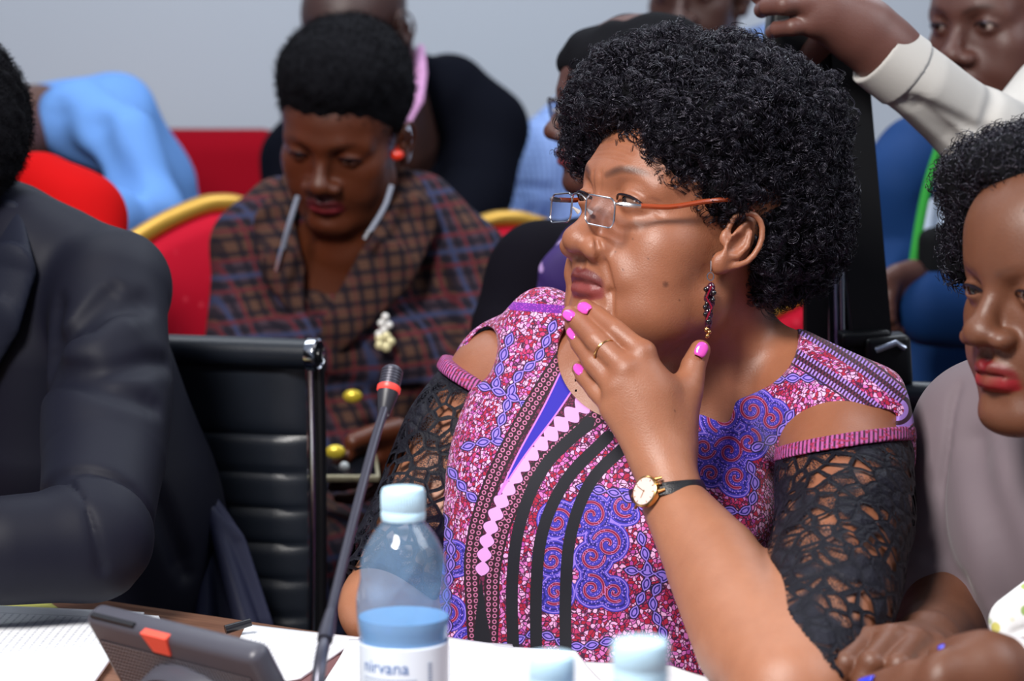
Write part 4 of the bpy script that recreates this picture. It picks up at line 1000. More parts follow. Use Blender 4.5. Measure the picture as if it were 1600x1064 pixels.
# ------------------------------------------------------------------ conference unit
def unit():
    dk = simple('unit_plastic', (72, 72, 82), .38, noise_amt=.05); dk2 = simple('unit_dark', (20, 20, 26), .5)
    tl, tr = P(128, 962, 1.73), P(392, 1012, 1.60); tr[2] = tl[2]
    u = norm(tr-tl); W = np.linalg.norm(tr-tl); n_ = np.array([-u[1], u[0], 0]); n_ = n_ if n_[1] > 0 else -n_
    dn = norm(n_*.50 - np.array([0, 0, .86])); nb = norm(np.cross(u, dn)); nb = nb if nb[1] < 0 else -nb       # back normal, towards the camera
    R = np.stack([u, nb, -dn], 1); c = (tl+tr)/2
    root = empty('conference_unit', c*[1, 1, 0] + [0, 0, TZ], 'dark grey conference speaker unit seen from behind, with a red light tab', 'conference unit')
    H = .105
    at = lambda x, y, z: c + u*x + nb*y + (-dn)*z
    MB().box(at(0, -.009, -H/2), (W, .020, H), R, .007).build('housing', dk, root)
    t = NT('grille'); x = t.n('ShaderNodeSeparateXYZ'); t.link(t.obj(), x.inputs[0])
    a = t.attr('u'); b = t.attr('v')
    da = t.math('SUBTRACT', t.math('FRACT', t.math('MULTIPLY', a, 1.0)), .5); db = t.math('SUBTRACT', t.math('FRACT', t.math('MULTIPLY', b, 1.0)), .5)
    r = t.math('SQRT', t.math('ADD', t.math('POWER', da, 2.0), t.math('POWER', db, 2.0)))
    t.base(t.mix(t.step(r, .24, .36), lin((170, 174, 188)), lin((22, 22, 28)))); t.p(Roughness=.4); t.bump(r, .5, .001)
    V = [at(-W/2+.010, .0016, -.020), at(W/2-.012, .0016, -.020), at(W/2-.012, .0016, -H+.004), at(-W/2+.010, .0016, -H+.004)]
    V += [v - nb*.001 for v in V]
    F = [(0, 1, 2, 3), (7, 6, 5, 4), (0, 4, 5, 1), (1, 5, 6, 2), (2, 6, 7, 3), (3, 7, 4, 0)]
    uu = [0, 46, 46, 0]*2; vv = [0, 0, 22, 22]*2
    link_mesh('grille', np.array(V), F, t.m, root, False, attrs={'u': uu, 'v': vv})
    MB().prism([(-.0145, .0), (.0145, .0), (.0095, -.0165), (-.0095, -.0165)], .006, np.stack([u, nb, -dn], 1), at(-.010, -.0005, -.0005)).build('light_tab', simple('red_tab', (226, 84, 66), .35, Emission_Color=(*lin((226, 70, 50)), 1), Emission_Strength=.25), root, smooth=False)
    MB().box(at(-W/2+.034, -.003, .0003), (.050, .004, .002), R).build('card_slot', dk2, root, smooth=False)
    # oval stand
    V = []; F = []; N = 48
    for k, (sc, h) in enumerate([(1.0, .001), (1.0, .012), (.93, .016), (.86, .013), (.0, .012)]):
        for i in range(N): an = 2*PI*i/N; V.append(at(.004 + .056*sc*math.cos(an), h, -.066 + .040*sc*math.sin(an)))
    for k in range(4):
        for i in range(N): F.append((k*N+i, k*N+(i+1) % N, (k+1)*N+(i+1) % N, (k+1)*N+i))
    MB().add(V, F).build('stand', dk, root)
    MB().box(at(.004, .0145, -.056), (.056, .004, .014), R).build('name_plate', dk2, root, smooth=False)
    lt = MB(); rr = random.Random(3); xx = -.020
    for i, wd in enumerate([.0042, .0026, .0026, .0030, .0026, .0018, .0028, .0026, .0030]):
        lt.box(at(xx + wd/2, .0168, -.0555), (wd*.8, .0006, .0030 if i else .0042), R); xx += wd + .0014
    lt.build('plate_lettering', simple('letter_grey', (140, 140, 150), .5), root, smooth=False)
    foot = at(.0, .0, -.085); MB().box(foot*[1, 1, 0] + [0, 0, TZ+.006] + n_*.03, (.13, .10, .012), np.stack([u, n_, [0, 0, 1]], 1), .004).build('base', dk, root)
    MB().tube([at(0, -.008, -H+.01), foot*[1, 1, 0] + [0, 0, TZ+.012] + n_*.03], .016, 16).build('neck', dk, root)
unit()
def gooseneck():
    gm = simple('gooseneck_metal', (74, 74, 86), .32, .5); dk = simple('mic_black', (38, 38, 46), .45)
    pts = spline([P(486, 1240, 1.585), P(497, 1064, 1.60), P(512, 980, 1.64), P(548, 830, 1.72), P(582, 700, 1.78), P(602, 635, 1.81)], 40)
    b = pts[0].copy(); b[2] = TZ
    root = empty('gooseneck_microphone', b, 'slim gooseneck microphone with a red ring below its head', 'microphone')
    MB().tube(pts, np.concatenate([np.linspace(.0050, .0046, 14), np.linspace(.0036, .0036, 26)]), 14).build('stem', gm, root)
    q = P(510, 985, 1.637); i = np.argmin(np.linalg.norm(pts-q, axis=1)); MB().tube([pts[i-1], pts[i], pts[i+2]], [.0056, .0058, .0042], 14).build('collar', gm, root)
    a, e = P(601, 640, 1.81), P(614, 575, 1.825); d = norm(e-a); L = np.linalg.norm(e-a)
    u = norm(np.cross(d, [0, 1, 0])); v = np.cross(d, u); R = np.stack([u, v, d], 1)
    MB().lathe([(.0044, -.004), (.0058, .002), (.0080, .012), (.0082, .015)], a, 28, R).build('head_collar', dk, root)
    MB().lathe([(.0084, .0148), (.0092, .0158), (.0092, .0192), (.0084, .0200)], a, 28, R).build('light_ring', simple('ring_red', (236, 74, 66), .4, Emission_Color=(*lin((236, 60, 50)), 1), Emission_Strength=.3), root)
    prof = [(.0078, .019)]; z = .020
    while z < L-.003: prof += [(.0084, z), (.0084, z+.0014), (.0078, z+.0016), (.0078, z+.0022)]; z += .0024
    prof += [(.0074, L-.001), (.0050, L+.001), (.0001, L+.0018)]
    MB().lathe(prof, a, 28, R).build('grille_head', simple('mic_grille', (64, 64, 76), .4, .3), root)
    MB().lathe([(.045, 0), (.045, .010), (.030, .016), (.010, .020), (.0065, .030)], b, 36).build('base', dk, root)
gooseneck()
# ------------------------------------------------------------------ water bottles
def text_mesh(s, size, name):
    cu = bpy.data.curves.new(name, 'FONT'); cu.body = s; cu.size = size; cu.align_x = 'LEFT'
    o = bpy.data.objects.new(name, cu); COL.objects.link(o); dg = bpy.context.evaluated_depsgraph_get()
    me = bpy.data.meshes.new_from_object(o.evaluated_get(dg)); V = np.array([v.co for v in me.vertices]); F = [list(p.vertices) for p in me.polygons]
    bpy.data.objects.remove(o); return V, F
def bottle():
    c = on_z(632, 1221, TZ); top = P(630, 788, np.dot(c-CAMP, FW)+.0)
    h = .2105
    thin_clear('pet', (.58, .77, 1.0), 1.5, .05, .15, (.50, .74, 1.0))
    wv = NT('water'); wv.base((0.66, 0.88, 1.0)); wv.p(Roughness=0.0, Transmission_Weight=.35, IOR=1.2); MATS['water'] = wv.m
    cap_m = simple('cap_blue_white', (196, 232, 252), .4, Subsurface_Weight=.0)
    root = empty('water_bottle', c, 'half full clear blue water bottle with pale cap standing on the white papers', 'bottle')
    def fn(r, z, an):
        if .125 < z < .170: return r*(1 - .075*min(abs(math.sin(an*3 + (z-.125)*75)), abs(math.sin(an*3 - (z-.125)*75)))*math.sin((z-.125)/.045*PI))
        if z < .055: return r*(1 + .015*math.sin(an*10)*math.sin(z/.055*PI))
        return r
    prof = [(.001, .006), (.022, .004), (.028, .002), (.031, .006), (.0322, .014), (.0318, .030), (.0314, .048), (.0308, .054), (.0308, .060), (.0308, .100), (.0310, .106), (.0322, .114), (.0328, .122), (.0330, .132), (.0327, .142), (.0314, .152), (.0288, .162), (.0248, .171), (.0200, .1785), (.0162, .1835), (.0136, .1865), (.0128, .190), (.0128, .2045)]
    pz = spline(prof, 150)
    MB().lathe([tuple(q) for q in pz], c, 144, fn=fn).build('bottle_body', MATS['pet'], root, autosmooth=0)
    wl = .1185
    wp = [(r-.0012, z) for r, z in pz if z < wl]; wp = [(.0005, .0065)] + wp[3:] + [(wp[-1][0], wl), (.0005, wl)]
    MB().lathe(wp, c, 64, fn=fn).build('water', MATS['water'], root, autosmooth=30)
    capf = lambda r, z, an: r*(1 + (.018*math.cos(an*48) if .1885 < z < .207 else 0))
    MB().lathe([(.0132, .1865), (.0150, .1865), (.0153, .188), (.0153, .1915), (.0147, .1925), (.0147, .1935), (.0152, .1942), (.0152, .2035), (.0150, .2065), (.0142, .2085), (.012, .2092), (.0005, .2093)], c, 96, fn=capf).build('cap', cap_m, root, autosmooth=50)
    # wrap label
    lab = MB(); N = 72; V = []; F = []
    r0 = .0314
    for z in (.0555, .057, .1005, .102):
        for i in range(N): an = 2*PI*i/N; V.append(c + [r0*math.cos(an), r0*math.sin(an), z])
    for k in range(3):
        for i in range(N): F.append((k*N+i, k*N+(i+1) % N, (k+1)*N+(i+1) % N, (k+1)*N+i))
    lm = simple('label_film', (226, 238, 252), .35, Transmission_Weight=.0)
    L = lab.add(V, F).build('label', lm, root); sm = L.modifiers.new('thickness', 'SOLIDIFY'); sm.thickness = .0003
    ink = simple('label_ink', (58, 110, 176), .5)
    def wrap(V2, a0, z0, rr=.0318): return np.array([c + [rr*math.cos(a0 + v[0]/rr), rr*math.sin(a0 + v[0]/rr), z0+v[1]] for v in V2])
    V2, F2 = text_mesh('nirvana', .0125, 'txt')
    a0 = -PI/2 - .98
    link_mesh('label_lettering', wrap(V2, a0, .0845), F2, ink, L, False)
    gi = simple('label_grey', (150, 166, 190), .5); m = MB()
    for z_, x0, x1 in ((.0795, 0, .042), (.0765, .0, .034), (.0735, .0, .028)):
        for i in range(14):
            xa = x0 + (x1-x0)*i/14; xb = xa + (x1-x0)/14*.8
            q = wrap([(xa, 0), (xb, 0), (xb, .0009), (xa, .0009)], a0, z_, .03175); m.add(q, [(0, 1, 2, 3)])
    for k in range(12):
        q = wrap([(.050, k*.0022), (.0535, k*.0022), (.0535, k*.0022+.0011), (.050, k*.0022+.0011)], a0, .066, .03175); m.add(q, [(0, 1, 2, 3)])
    m.build('label_print', gi, L, smooth=False)
    # two nearer bottles: only the tops reach into the picture
    for (px, py, k, lab_) in ((1001, 999, .96, 'pale blue bottle cap and neck at the bottom edge, right of centre'), (862, 1021, .85, 'blurred pale bottle cap at the bottom edge, left of the bluer one')):
        # depth at which a bottle of this height stands on the table
        hh = .2093*k; z = TZ+hh; q = on_z(px, py, z)
        r2 = root.copy(); COL.objects.link(r2); r2.location = (q[0], q[1], TZ); r2.scale = (k, k, k); r2['label'] = lab_
        for ch in list(root.children):
            d = ch.copy(); COL.objects.link(d); d.parent = r2; d.matrix_parent_inverse = ch.matrix_parent_inverse.copy()
            for gch in ch.children: e = gch.copy(); COL.objects.link(e); e.parent = d; e.matrix_parent_inverse = gch.matrix_parent_inverse.copy()
bottle()
# ------------------------------------------------------------------ ribbed office chairs
def office_chair(tr, wdir, label, group='black ribbed office chairs'):
    """tr: top right corner of the back rest, wdir: horizontal direction towards its other side"""
    le = simple('black_leather_pad', (22, 27, 36), .36, noise_amt=.1, bump=.25, bump_scale=500); ch = MATS['chrome']; bk = simple('chair_black', (12, 12, 15), .3)
    w_ = norm(wdir); out = np.array([w_[1], -w_[0], 0]); out = out if out[1] < 0 else -out      # towards the camera
    Wd = .44; H = .46
    root = empty('office_chair', tr*[1, 1, 0] + w_*Wd/2, label, 'chair', group)
    def surf(a, v, dz=0):                       # v downwards 0..H ; back leans and curves
        lean = -.012 + .05*(v/H)**2 - .03*(v/H)
        return tr + w_*a - np.array([0, 0, v]) + out*(lean+dz)
    seams = [.0, .085, .125, .166, .204, .243, .282, .321, .360, .400, .440, .46]
    V = []; F = []; na, nv = 22, 120
    for side in (1, -1):
        for i in range(na+1):
            for j in range(nv+1):
                a = Wd*i/na; v = H*j/nv; k = max(q for q in range(len(seams)-1) if seams[q] <= v+1e-9); u = (v-seams[k])/(seams[k+1]-seams[k])
                b = .0075*(max(0, 1-abs(2*u-1)**5))**.5 + .004; e = min(a, Wd-a); b *= min(1, (e/.012))**.5 if e < .012 else 1
                V.append(surf(a, v, side*b))
    m = (na+1)*(nv+1)
    for s_ in (0, 1):
        for i in range(na):
            for j in range(nv):
                q = s_*m + i*(nv+1)+j; f = (q, q+1, q+nv+2, q+nv+1); F.append(f if s_ else f[::-1])
    MB().add(V, F).build('backrest', le, root)
    MB().tube([tr + w_*-.012 + [0, 0, .006], tr + w_*(Wd+.012) + [0, 0, .006]], .0165, 24).build('top_roll', le, root)
    for a in (-.006, Wd+.006):
        MB().tube([surf(a, v) for v in np.linspace(0, H+.06, 20)], .0048, 10).build('side_rail', ch, root)
        MB().tube([surf(a - (.010 if a < 0 else -.010), v) for v in np.linspace(0, H+.06, 20)], .0055, 10).build('side_rail', bk, root)
        s_ = -1 if a < 0 else 1; p = tr + w_*(a + s_*.008) + [0, 0, .006]; R = np.stack([[0, 0, 1.0], np.cross(w_*s_, [0, 0, 1.0]), w_*s_], 1)
        e = MB().lathe([(.0178, -.004), (.0182, .002), (.0176, .006), (.0150, .0075), (.0135, .006), (.0120, .006)], p, 30, R).build('end_cap', ch, root)
        MB().lathe([(.0122, .002), (.0120, .0060), (.0060, .0062), (.0055, .0085), (.0001, .009)], p, 30, R).build('end_cap_centre', bk, e)
    # seat, arm bars and base
    f = out
    V = []; F = []
    sc = surf(Wd/2, H+.03)
    MB().box(sc + f*.22 - [0, 0, .02], (Wd, .46, .05), np.stack([w_, f, [0, 0, 1]], 1), .02).build('seat', le, root)
    b0 = sc + f*.22
    MB().tube([b0 - [0, 0, .04], b0*[1, 1, 0] + [0, 0, .12]], .026, 18).build('gas_column', ch, root)
    for k in range(5):
        an = k*2*PI/5; d = np.array([math.cos(an), math.sin(an), 0]); e = b0*[1, 1, 0] + d*.29
        MB().tube([b0*[1, 1, 0] + [0, 0, .12], e + [0, 0, .075]], [.022, .012], 12).build('foot', ch, root)
        cw = np.cross(d, [0, 0, 1.0]); MB().lathe([(.027, -.012), (.030, -.008), (.030, .008), (.027, .012)], e + [0, 0, .030], 20, np.stack([d, [0, 0, 1.0], cw], 1)).build('caster', bk, root)
    return root
office_chair(P(470, 562, 2.50), (-.95, .30, 0), 'black ribbed office chair with chrome side rail beside the man in the dark suit')
office_chair(P(1462, 632, 2.36), (-.93, .36, 0), 'black leather chair back showing between the woman in purple and the woman in grey')
# ------------------------------------------------------------------ banquet chairs
def banquet_chair(top, yaw, label, sc=1.0, group='red banquet chairs with gold frames', legs=True):
    t = NT('red_damask') if 'damask' not in MATS else None
    if t:
        o = t.obj(); v = t.vor(t.mapping(o, (1, 1, 1), (.6, .3, .7)), 34, 'F1', .15); d = t.step(v.outputs[0], .10, .2)
        t.base(t.mix(d, lin((206, 50, 70)), lin((186, 14, 42)))); t.p(Roughness=.8, Specular_IOR_Level=.15); MATS['damask'] = t.m
    gold = simple('gold_frame_paint', (196, 152, 62), .32, .55)
    R = rotm((0, 0, 1), yaw); a = lambda x, y, z: top + R @ (np.array([x, y, z])*sc)
    root = empty('banquet_chair', a(0, -.2, 0)*[1, 1, 0], label, 'chair', group)
    ol = [(-.205, -.46), (-.212, -.30), (-.214, -.15), (-.205, -.095), (-.170, -.062), (-.10, -.026), (-.035, -.004), (0, 0), (.035, -.004), (.10, -.026), (.170, -.062), (.205, -.095), (.214, -.15), (.212, -.30), (.205, -.46)]
    ps = spline(ol, 60)
    MB().tube([a(x, .02*(z/.46)**2, z) for x, z in ps], .0135*sc, 12).build('frame', gold, root)
    V = []; F = []; n = len(ps); c0 = (0, -.26)
    rings = [(1.0, .0), (.97, .014), (.90, .022), (.6, .026), (.0, .028)]
    for s_ in (1, -1):
        for (k, h) in rings:
            for x, z in ps: xx, zz = c0[0] + (x-c0[0])*k*.955, c0[1] + (z-c0[1])*k*.965; V.append(a(xx, -s_*h + .02*(zz/.46)**2, zz))
    m = len(rings)*n
    for s_ in (0, 1):
        for k in range(len(rings)-1):
            for i in range(n):
                q = (s_*m+k*n+i, s_*m+k*n+(i+1) % n, s_*m+(k+1)*n+(i+1) % n, s_*m+(k+1)*n+i); F.append(q if not s_ else q[::-1])
    MB().add(V, F).build('back_cushion', MATS['damask'], root)
    seat_z = max(.42, (top[2]-.62*sc)); sc0 = a(0, -.22, 0); sc0[2] = seat_z
    MB().box(sc0, (.42*sc, .44*sc, .075), R, .03).build('seat_cushion', MATS['damask'], root)
    for sx in (-1, 1):
        q = a(sx*.205, .02, -.46); e = a(sx*.205, .10, 0); e[2] = 0
        MB().tube([q, [q[0], q[1], seat_z-.03], e], .0125, 10).build('leg', gold, root)
        q = a(sx*.19, -.42, 0); q[2] = seat_z-.03; e = a(sx*.20, -.45, 0); e[2] = 0
        MB().tube([q, e], .0125, 10).build('leg', gold, root)
    return root
banquet_chair(P(342, 318, 3.36), .78, 'red banquet chair with gold arched frame right of the dark suit shoulder', sc=1.08)
banquet_chair(P(790, 342, 3.55), .50, 'gold framed chair top between the plaid jacket and the blue checked shirt')
banquet_chair(P(1290, 455, 3.65), .5, 'red chair with gold frame glimpsed behind the tripod legs')
def sofa():
    red = simple('sofa_red', (132, 4, 22), .85, noise_amt=.1, noise_scale=300, spec=.08)
    root = empty('sofa', (-1.2, 4.4, 0), 'dark red upholstered sofa along the pale back wall', 'sofa')
    z = P(330, 203, 4.45)[2]
    x1 = P(440, 200, 4.45)[0]; x0 = x1 - 1.5; cx = (x0+x1)/2; W = x1-x0
    MB().box((cx, 4.58, z/2+.1), (W, .20, z-.2), None, .05).build('backrest', red, root)
    MB().box((cx, 4.37, .36), (W, .4, .2), None, .05).build('seat', red, root)
    MB().box((cx, 4.40, .16), (W, .45, .22), None, .02).build('base', red, root)
    for s_ in (-1, 1): MB().box((cx + s_*(W/2-.07), 4.40, .42), (.14, .46, .42), None, .05).build('armrest', red, root)
    for s_ in (-1, 1):
        for y in (4.22, 4.58): MB().box((cx + s_*(W/2-.1), y, .03), (.05, .05, .06)).build('foot', simple('foot_wood', (40, 26, 20), .5), root, smooth=False)
sofa()
# ------------------------------------------------------------------ camera tripod
def tripod():
    bk = simple('tripod_black', (9, 10, 13), .38, spec=.3); sv = simple('tripod_tube', (176, 182, 200), .25, .85)
    root = empty('tripod', P(1340, 900, 2.5)*[1, 1, 0], 'black and silver camera tripod standing behind the curly hair', 'tripod')
    hub = P(1262, 60, 2.42)
    MB().box(P(1236, 52, 2.40), (.050, .06, .070), rotm((0, 1, 0), .1), .006).build('head', bk, root)
    MB().box(P(1226, 88, 2.40), (.040, .05, .050), rotm((0, 1, 0), .1), .006).build('head_plate', bk, root)
    foot = lambda px, py, d: P(px, py, d)
    # front leg: two black profiles with a tube between
    def leg(top, bot, w0, w1, dep, m, name, par=root):
        t_ = np.array(top); b_ = np.array(bot); ax = norm(b_-t_); s_ = norm(np.cross(ax, [0, 1, 0])); f_ = np.cross(ax, s_); V = []
        for q, w_ in ((t_, w0), (b_, w1)):
            for sx, sy in ((-1, -1), (1, -1), (1, 1), (-1, 1)): V.append(q + s_*sx*w_/2 + f_*sy*dep/2)
        return MB().add(V, [(0, 1, 2, 3), (7, 6, 5, 4), (0, 4, 5, 1), (1, 5, 6, 2), (2, 6, 7, 3), (3, 7, 4, 0)]).build(name, m, par, smooth=False)
    bot = lambda top, mid: np.array(top) + (np.array(mid)-np.array(top))*((top[2]-.02)/(top[2]-mid[2]))
    a, b = P(1322, 60, 2.38), P(1366, 600, 2.40); l1 = leg(a, b, .036, .040, .03, bk, 'leg'); leg(b, bot(a, b), .024, .024, .02, bk, 'leg')
    a, b = P(1276, 60, 2.40), P(1274, 560, 2.42); leg(a, bot(a, b), .022, .024, .03, bk, 'leg')
    a, b = P(1295, 60, 2.42), P(1308, 560, 2.44); MB().tube([a, bot(a, b)], .0105, 18).build('leg_tube', sv, root)
    a, b = P(1308, 60, 2.40), P(1316, 560, 2.42); MB().tube([a, bot(a, b)], .0030, 12).build('leg_tube', sv, root)
    a, b = P(1268, 200, 2.44), P(1330, 540, 2.43); MB().tube([a, bot(a, b)], .0085, 14).build('brace', bk, root)
    MB().box(P(1384, 562, 2.38), (.046, .05, .052), rotm((0, 1, 0), -.08), .006).build('leg_clamp', bk, root)
    MB().tube([P(1368, 548, 2.35), P(1400, 536, 2.35), P(1414, 545, 2.35)], .0035, 10).build('clamp_lever', sv, root)
    MB().box(P(1350, 528, 2.38), (.050, .04, .016), rotm((0, 1, 0), -.08), .004).build('clamp_band', bk, root)
tripod()
# ------------------------------------------------------------------ fabrics of the people around her
def plaid_mat(brown=False):
    t = NT('plaid_wool_brown' if brown else 'plaid_wool'); o = t.mapping(t.obj(), (1, 1, 1), (0, .12, 0))
    x = t.n('ShaderNodeSeparateXYZ'); t.link(o, x.inputs[0])
    def stripes(v, per, off, lo, hi):
        f = t.math('FRACT', t.math('ADD', t.math('DIVIDE', v, per), off)); return t.math('MULTIPLY', t.step(f, lo-.03, lo), t.math('SUBTRACT', 1.0, t.step(f, hi, hi+.03)))
    a = t.math('ADD', x.outputs[0], t.math('MULTIPLY', x.outputs[1], .7)); b = x.outputs[2]
    BR, NV, RD, BL = lin((78, 54, 44)), lin((16, 15, 27)), lin((84, 30, 38)), lin((46, 54, 84))
    c = BR
    big = t.math('MAXIMUM', stripes(a, .078, 0, .05, .40), stripes(b, .078, 0, .05, .40)); c = c if brown else t.mix(t.math('MULTIPLY', big, .6), c, lin((38, 36, 58)))
    for v in (a, b):
        c = t.mix(t.math('MULTIPLY', stripes(v, .0195, .1, .1, .45), .72), c, NV)
    for v in (a, b):
        c = t.mix(t.math('MULTIPLY', stripes(v, .039, .62, .44, .54), .25 if brown else .8), c, RD)
        c = c if brown else t.mix(t.math('MULTIPLY', stripes(v, .078, .3, .44, .49), .8), c, BL)
    t.base(c); t.p(Roughness=.9, Specular_IOR_Level=.2); t.bump(t.noise(t.obj(), 700, 2).outputs[0], .3, .001)
    return t.m
def check_mat(name, c1, c2, per):
    t = NT(name); x = t.n('ShaderNodeSeparateXYZ'); t.link(t.obj(), x.inputs[0]); c = c1
    for v in (t.math('ADD', x.outputs[0], t.math('MULTIPLY', x.outputs[1], .5)), x.outputs[2]):
        f = t.math('FRACT', t.math('DIVIDE', v, per)); c = t.mix(t.math('MULTIPLY', t.step(f, .45, .55), .5), c, c2)
    t.base(c); t.p(Roughness=.8); return t.m
def cloth(name, rgb, rough=.8, amt=.06, sheen=.0, bump=.25, bs=900, spec=.12):
    if name in MATS: return MATS[name]
    return simple(name, rgb, rough, 0, amt, 25, bump, bs, spec, Sheen_Weight=sheen)
def folds(S, pts, depth=.006, r=.006, k=.018, op='sub', off=None):
    pts, g = S.snap(spline(pts, max(7, 4*len(pts))))
    pts = pts + g*((.35 if op == 'sub' else -.55)*r if off is None else off)
    S.tube(pts, [r*.3] + [r]*(len(pts)-2) + [r*.3], k=k, op=op)
def part(S, vox, name, mat, root, **kw):
    V, F = S.mesh(vox); return link_mesh(name, V, F, mat, root, True, **kw), V, F

# ------------------------------------------------------------------ man in the dark suit, left edge
def suit_man():
    root = empty('person', P(60, 1000, 2.541)*[1, 1, 0] + [0, 0, .45], 'man with short black hair in a dark navy suit, elbow on the table', 'person')
    fr = head_frame(P(-140, 275, 2.343), math.radians(100), -.05, 0, 1.08)
    B = Solid(); head_solid(B, fr, nose_w=1.2)
    B.tube([fr.pt((0, -.02, -.03)), P(-40, 400, 2.409), P(-20, 470, 2.431)], [.058, .060, .07], k=.03)
    B.ell(P(40, 640, 2.49), (.08, .06, .15), k=.03)
    hand(B, P(-250, 900, 2.044), [P(-300+i*12, 905+i*16, 2.033) for i in range(4)], [[P(-340+i*10, 915+i*16, 2.022), P(-372+i*10, 935+i*14, 2.011), P(-390+i*10, 955+i*10, 2.011)] for i in range(4)], [P(-262, 890, 2.022), P(-295, 880, 2.000), P(-325, 890, 1.989)])
    B.tube([P(-250, 888, 2.044), P(10, 862, 2.066), P(138, 846, 2.10), P(166, 640, 2.23), P(165, 470, 2.33), P(60, 520, 2.46)], [.026, .030, .032, .036, .038, .05], k=.02)
    V, F = B.mesh(.004); link_mesh('body', V, F, MATS['skin_dark'], root, True, col=head_colors(V, fr, (88, 54, 38), (110, 60, 56), (16, 12, 10)))
    add_eyes(fr, root)
    H = Solid(rs=1.09); H.ell(P(-113, 190, 2.343), (.093, .094, .093), k=.01)
    H.fr = fr; H.ell((0, .125, -.02), (.11, .08, .075), k=.008, op='sub'); H.ell((-.08, .0, -.025), (.05, .03, .03), k=.006, op='sub'); H.ell((0, -.05, -.115), (.1, .1, .055), k=.01, op='sub'); H.fr = Frame()
    nz = wave_noise(31, 260); H.disp = lambda X: nz(X)*f32(.0016)
    V, F = H.mesh(.0032); h = link_mesh('hair', V, F, MATS['short_hair'], root); N_ = vert_normals(V, F)
    hair_fuzz('hair_curls', V, N_, 12000, .006, .00028, MATS['short_hair'], h, curl=.0013, turns=1.4, seg=7, spread=.5, seed=3)
    t = NT('suit_wool'); n = t.noise(t.obj(), 6, 3); t.base(t.mix(n.outputs[0], lin((11, 12, 25)), lin((16, 18, 34)))); t.p(Roughness=.62, Specular_IOR_Level=.22)
    t.bump(t.noise(t.obj(), 1200, 2).outputs[0], .15, .0004); suit = t.m; MATS['suit'] = suit
    J = Solid(rs=1.09)
    J.ell(P(40, 560, 2.475), (.135, .11, .13), k=.05); J.ell(P(120, 860, 2.497), (.150, .12, .20), k=.06); J.ell(P(215, 1000, 2.541), (.120, .11, .12), k=.05)
    J.tube([P(20, 390, 2.431), P(100, 410, 2.398), P(176, 452, 2.354)], [.060, .050, .054], k=.035)
    J.tube([P(-10, 400, 2.431), P(-150, 440, 2.508), P(-260, 520, 2.564)], [.060, .055, .060], k=.035)
    J.tube([P(-10, 330, 2.398), P(25, 352, 2.376), P(40, 400, 2.343)], [.030, .030, .02], k=.02)
    J.tube([P(70, 420, 2.40), P(66, 560, 2.38), P(60, 700, 2.40)], [.05, .055, .06], k=.03)
    # near sleeve
    J.tube([P(172, 470, 2.321), P(168, 600, 2.254), P(164, 720, 2.188), P(138, 846, 2.099)], [.0550, .0570, .0535, .0450], k=.018)
    J.tube([P(140, 852, 2.099), P(10, 862, 2.066), P(-230, 885, 2.044)], [.0455, .0440, .0360], k=.014)
    J.tube([P(-260, 520, 2.564), P(-330, 800, 2.431), P(-300, 930, 2.210)], [.058, .055, .04], k=.02)
    s = lambda l: [P(*q) for q in l]
    J.ell(P(42, 490, 2.37), (.055, .045, .10), k=.04)
    folds(J, s([(84, 562, 2.243), (120, 520, 2.216), (165, 492, 2.232), (215, 478, 2.265)]), r=.004, k=.022)
    folds(J, s([(92, 590, 2.232), (150, 576, 2.182), (215, 562, 2.193), (262, 566, 2.243)]), r=.0040, k=.020)
    folds(J, s([(100, 618, 2.232), (160, 632, 2.182), (228, 640, 2.193)]), r=.0035, k=.020)
    folds(J, s([(100, 552, 2.243), (130, 500, 2.232), (180, 450, 2.254)]), r=.0040, k=.014)
    folds(J, s([(70, 800, 2.144), (120, 780, 2.122), (170, 800, 2.116), (200, 860, 2.111), (205, 900, 2.099)]), r=.0040, k=.012)
    folds(J, s([(110, 790, 2.122), (145, 840, 2.055), (165, 900, 2.044)]), r=.0030, k=.010)
    folds(J, s([(88, 470, 2.265), (92, 540, 2.254), (88, 640, 2.243), (82, 760, 2.199)]), r=.0060, k=.016)
    folds(J, s([(112, 546, 2.210), (150, 520, 2.193), (205, 500, 2.221)]), r=.006, k=.025, op='add')
    folds(J, s([(250, 690, 2.321), (300, 800, 2.343), (330, 900, 2.376)]), r=.005, k=.02)
    nz = wave_noise(33, 26, 8); J.disp = lambda X: nz(X)*f32(.0030)
    J.ell(fr.pt((0, .02, -.10)), (.055, .055, .05), k=.004, op='sub')
    J.half(P(-240, 905, 2.044), (-1, -.1, 0), k=.002)
    J.half((0, 0, .42), (0, 0, -1))
    o, V, F = part(J, .0026, 'jacket', suit, root)
    # collar, lapel, shoulder seam, tail of the jacket over the chair
    lp = Solid(rs=1.09); lp.tube([P(14, 338, 2.343), P(16, 420, 2.304), P(-4, 500, 2.298), P(-60, 640, 2.321)], [.016, .026, .024, .01], k=.01, flat=.35, fdir=(0.35, 1, .1)); part(lp, .003, 'lapel', cloth('suit_lapel', (24, 27, 40), .6), root)
    cl = Solid(rs=1.09); cl.tube([P(-20, 300, 2.309), P(34, 312, 2.321), P(66, 326, 2.354)], [.008, .011, .008], k=.01, flat=.5, fdir=(.2, 1, 0)); part(cl, .003, 'collar', suit, root) if False else None
    T = Solid(rs=1.09); T.tube([P(318, 790, 2.475), P(345, 860, 2.453), P(370, 985, 2.431)], [.018, .030, .040], k=.01, flat=.3, fdir=(.4, 1, 0)); T.tube([P(330, 800, 2.453), P(352, 870, 2.431), P(385, 980, 2.398)], [.006, .009, .012], k=.012)
    T.tube([P(322, 880, 2.442), P(320, 980, 2.420)], [.006, .012], k=.012); part(T, .003, 'jacket_tail', cloth('suit_lining', (44, 46, 66), .4), root)
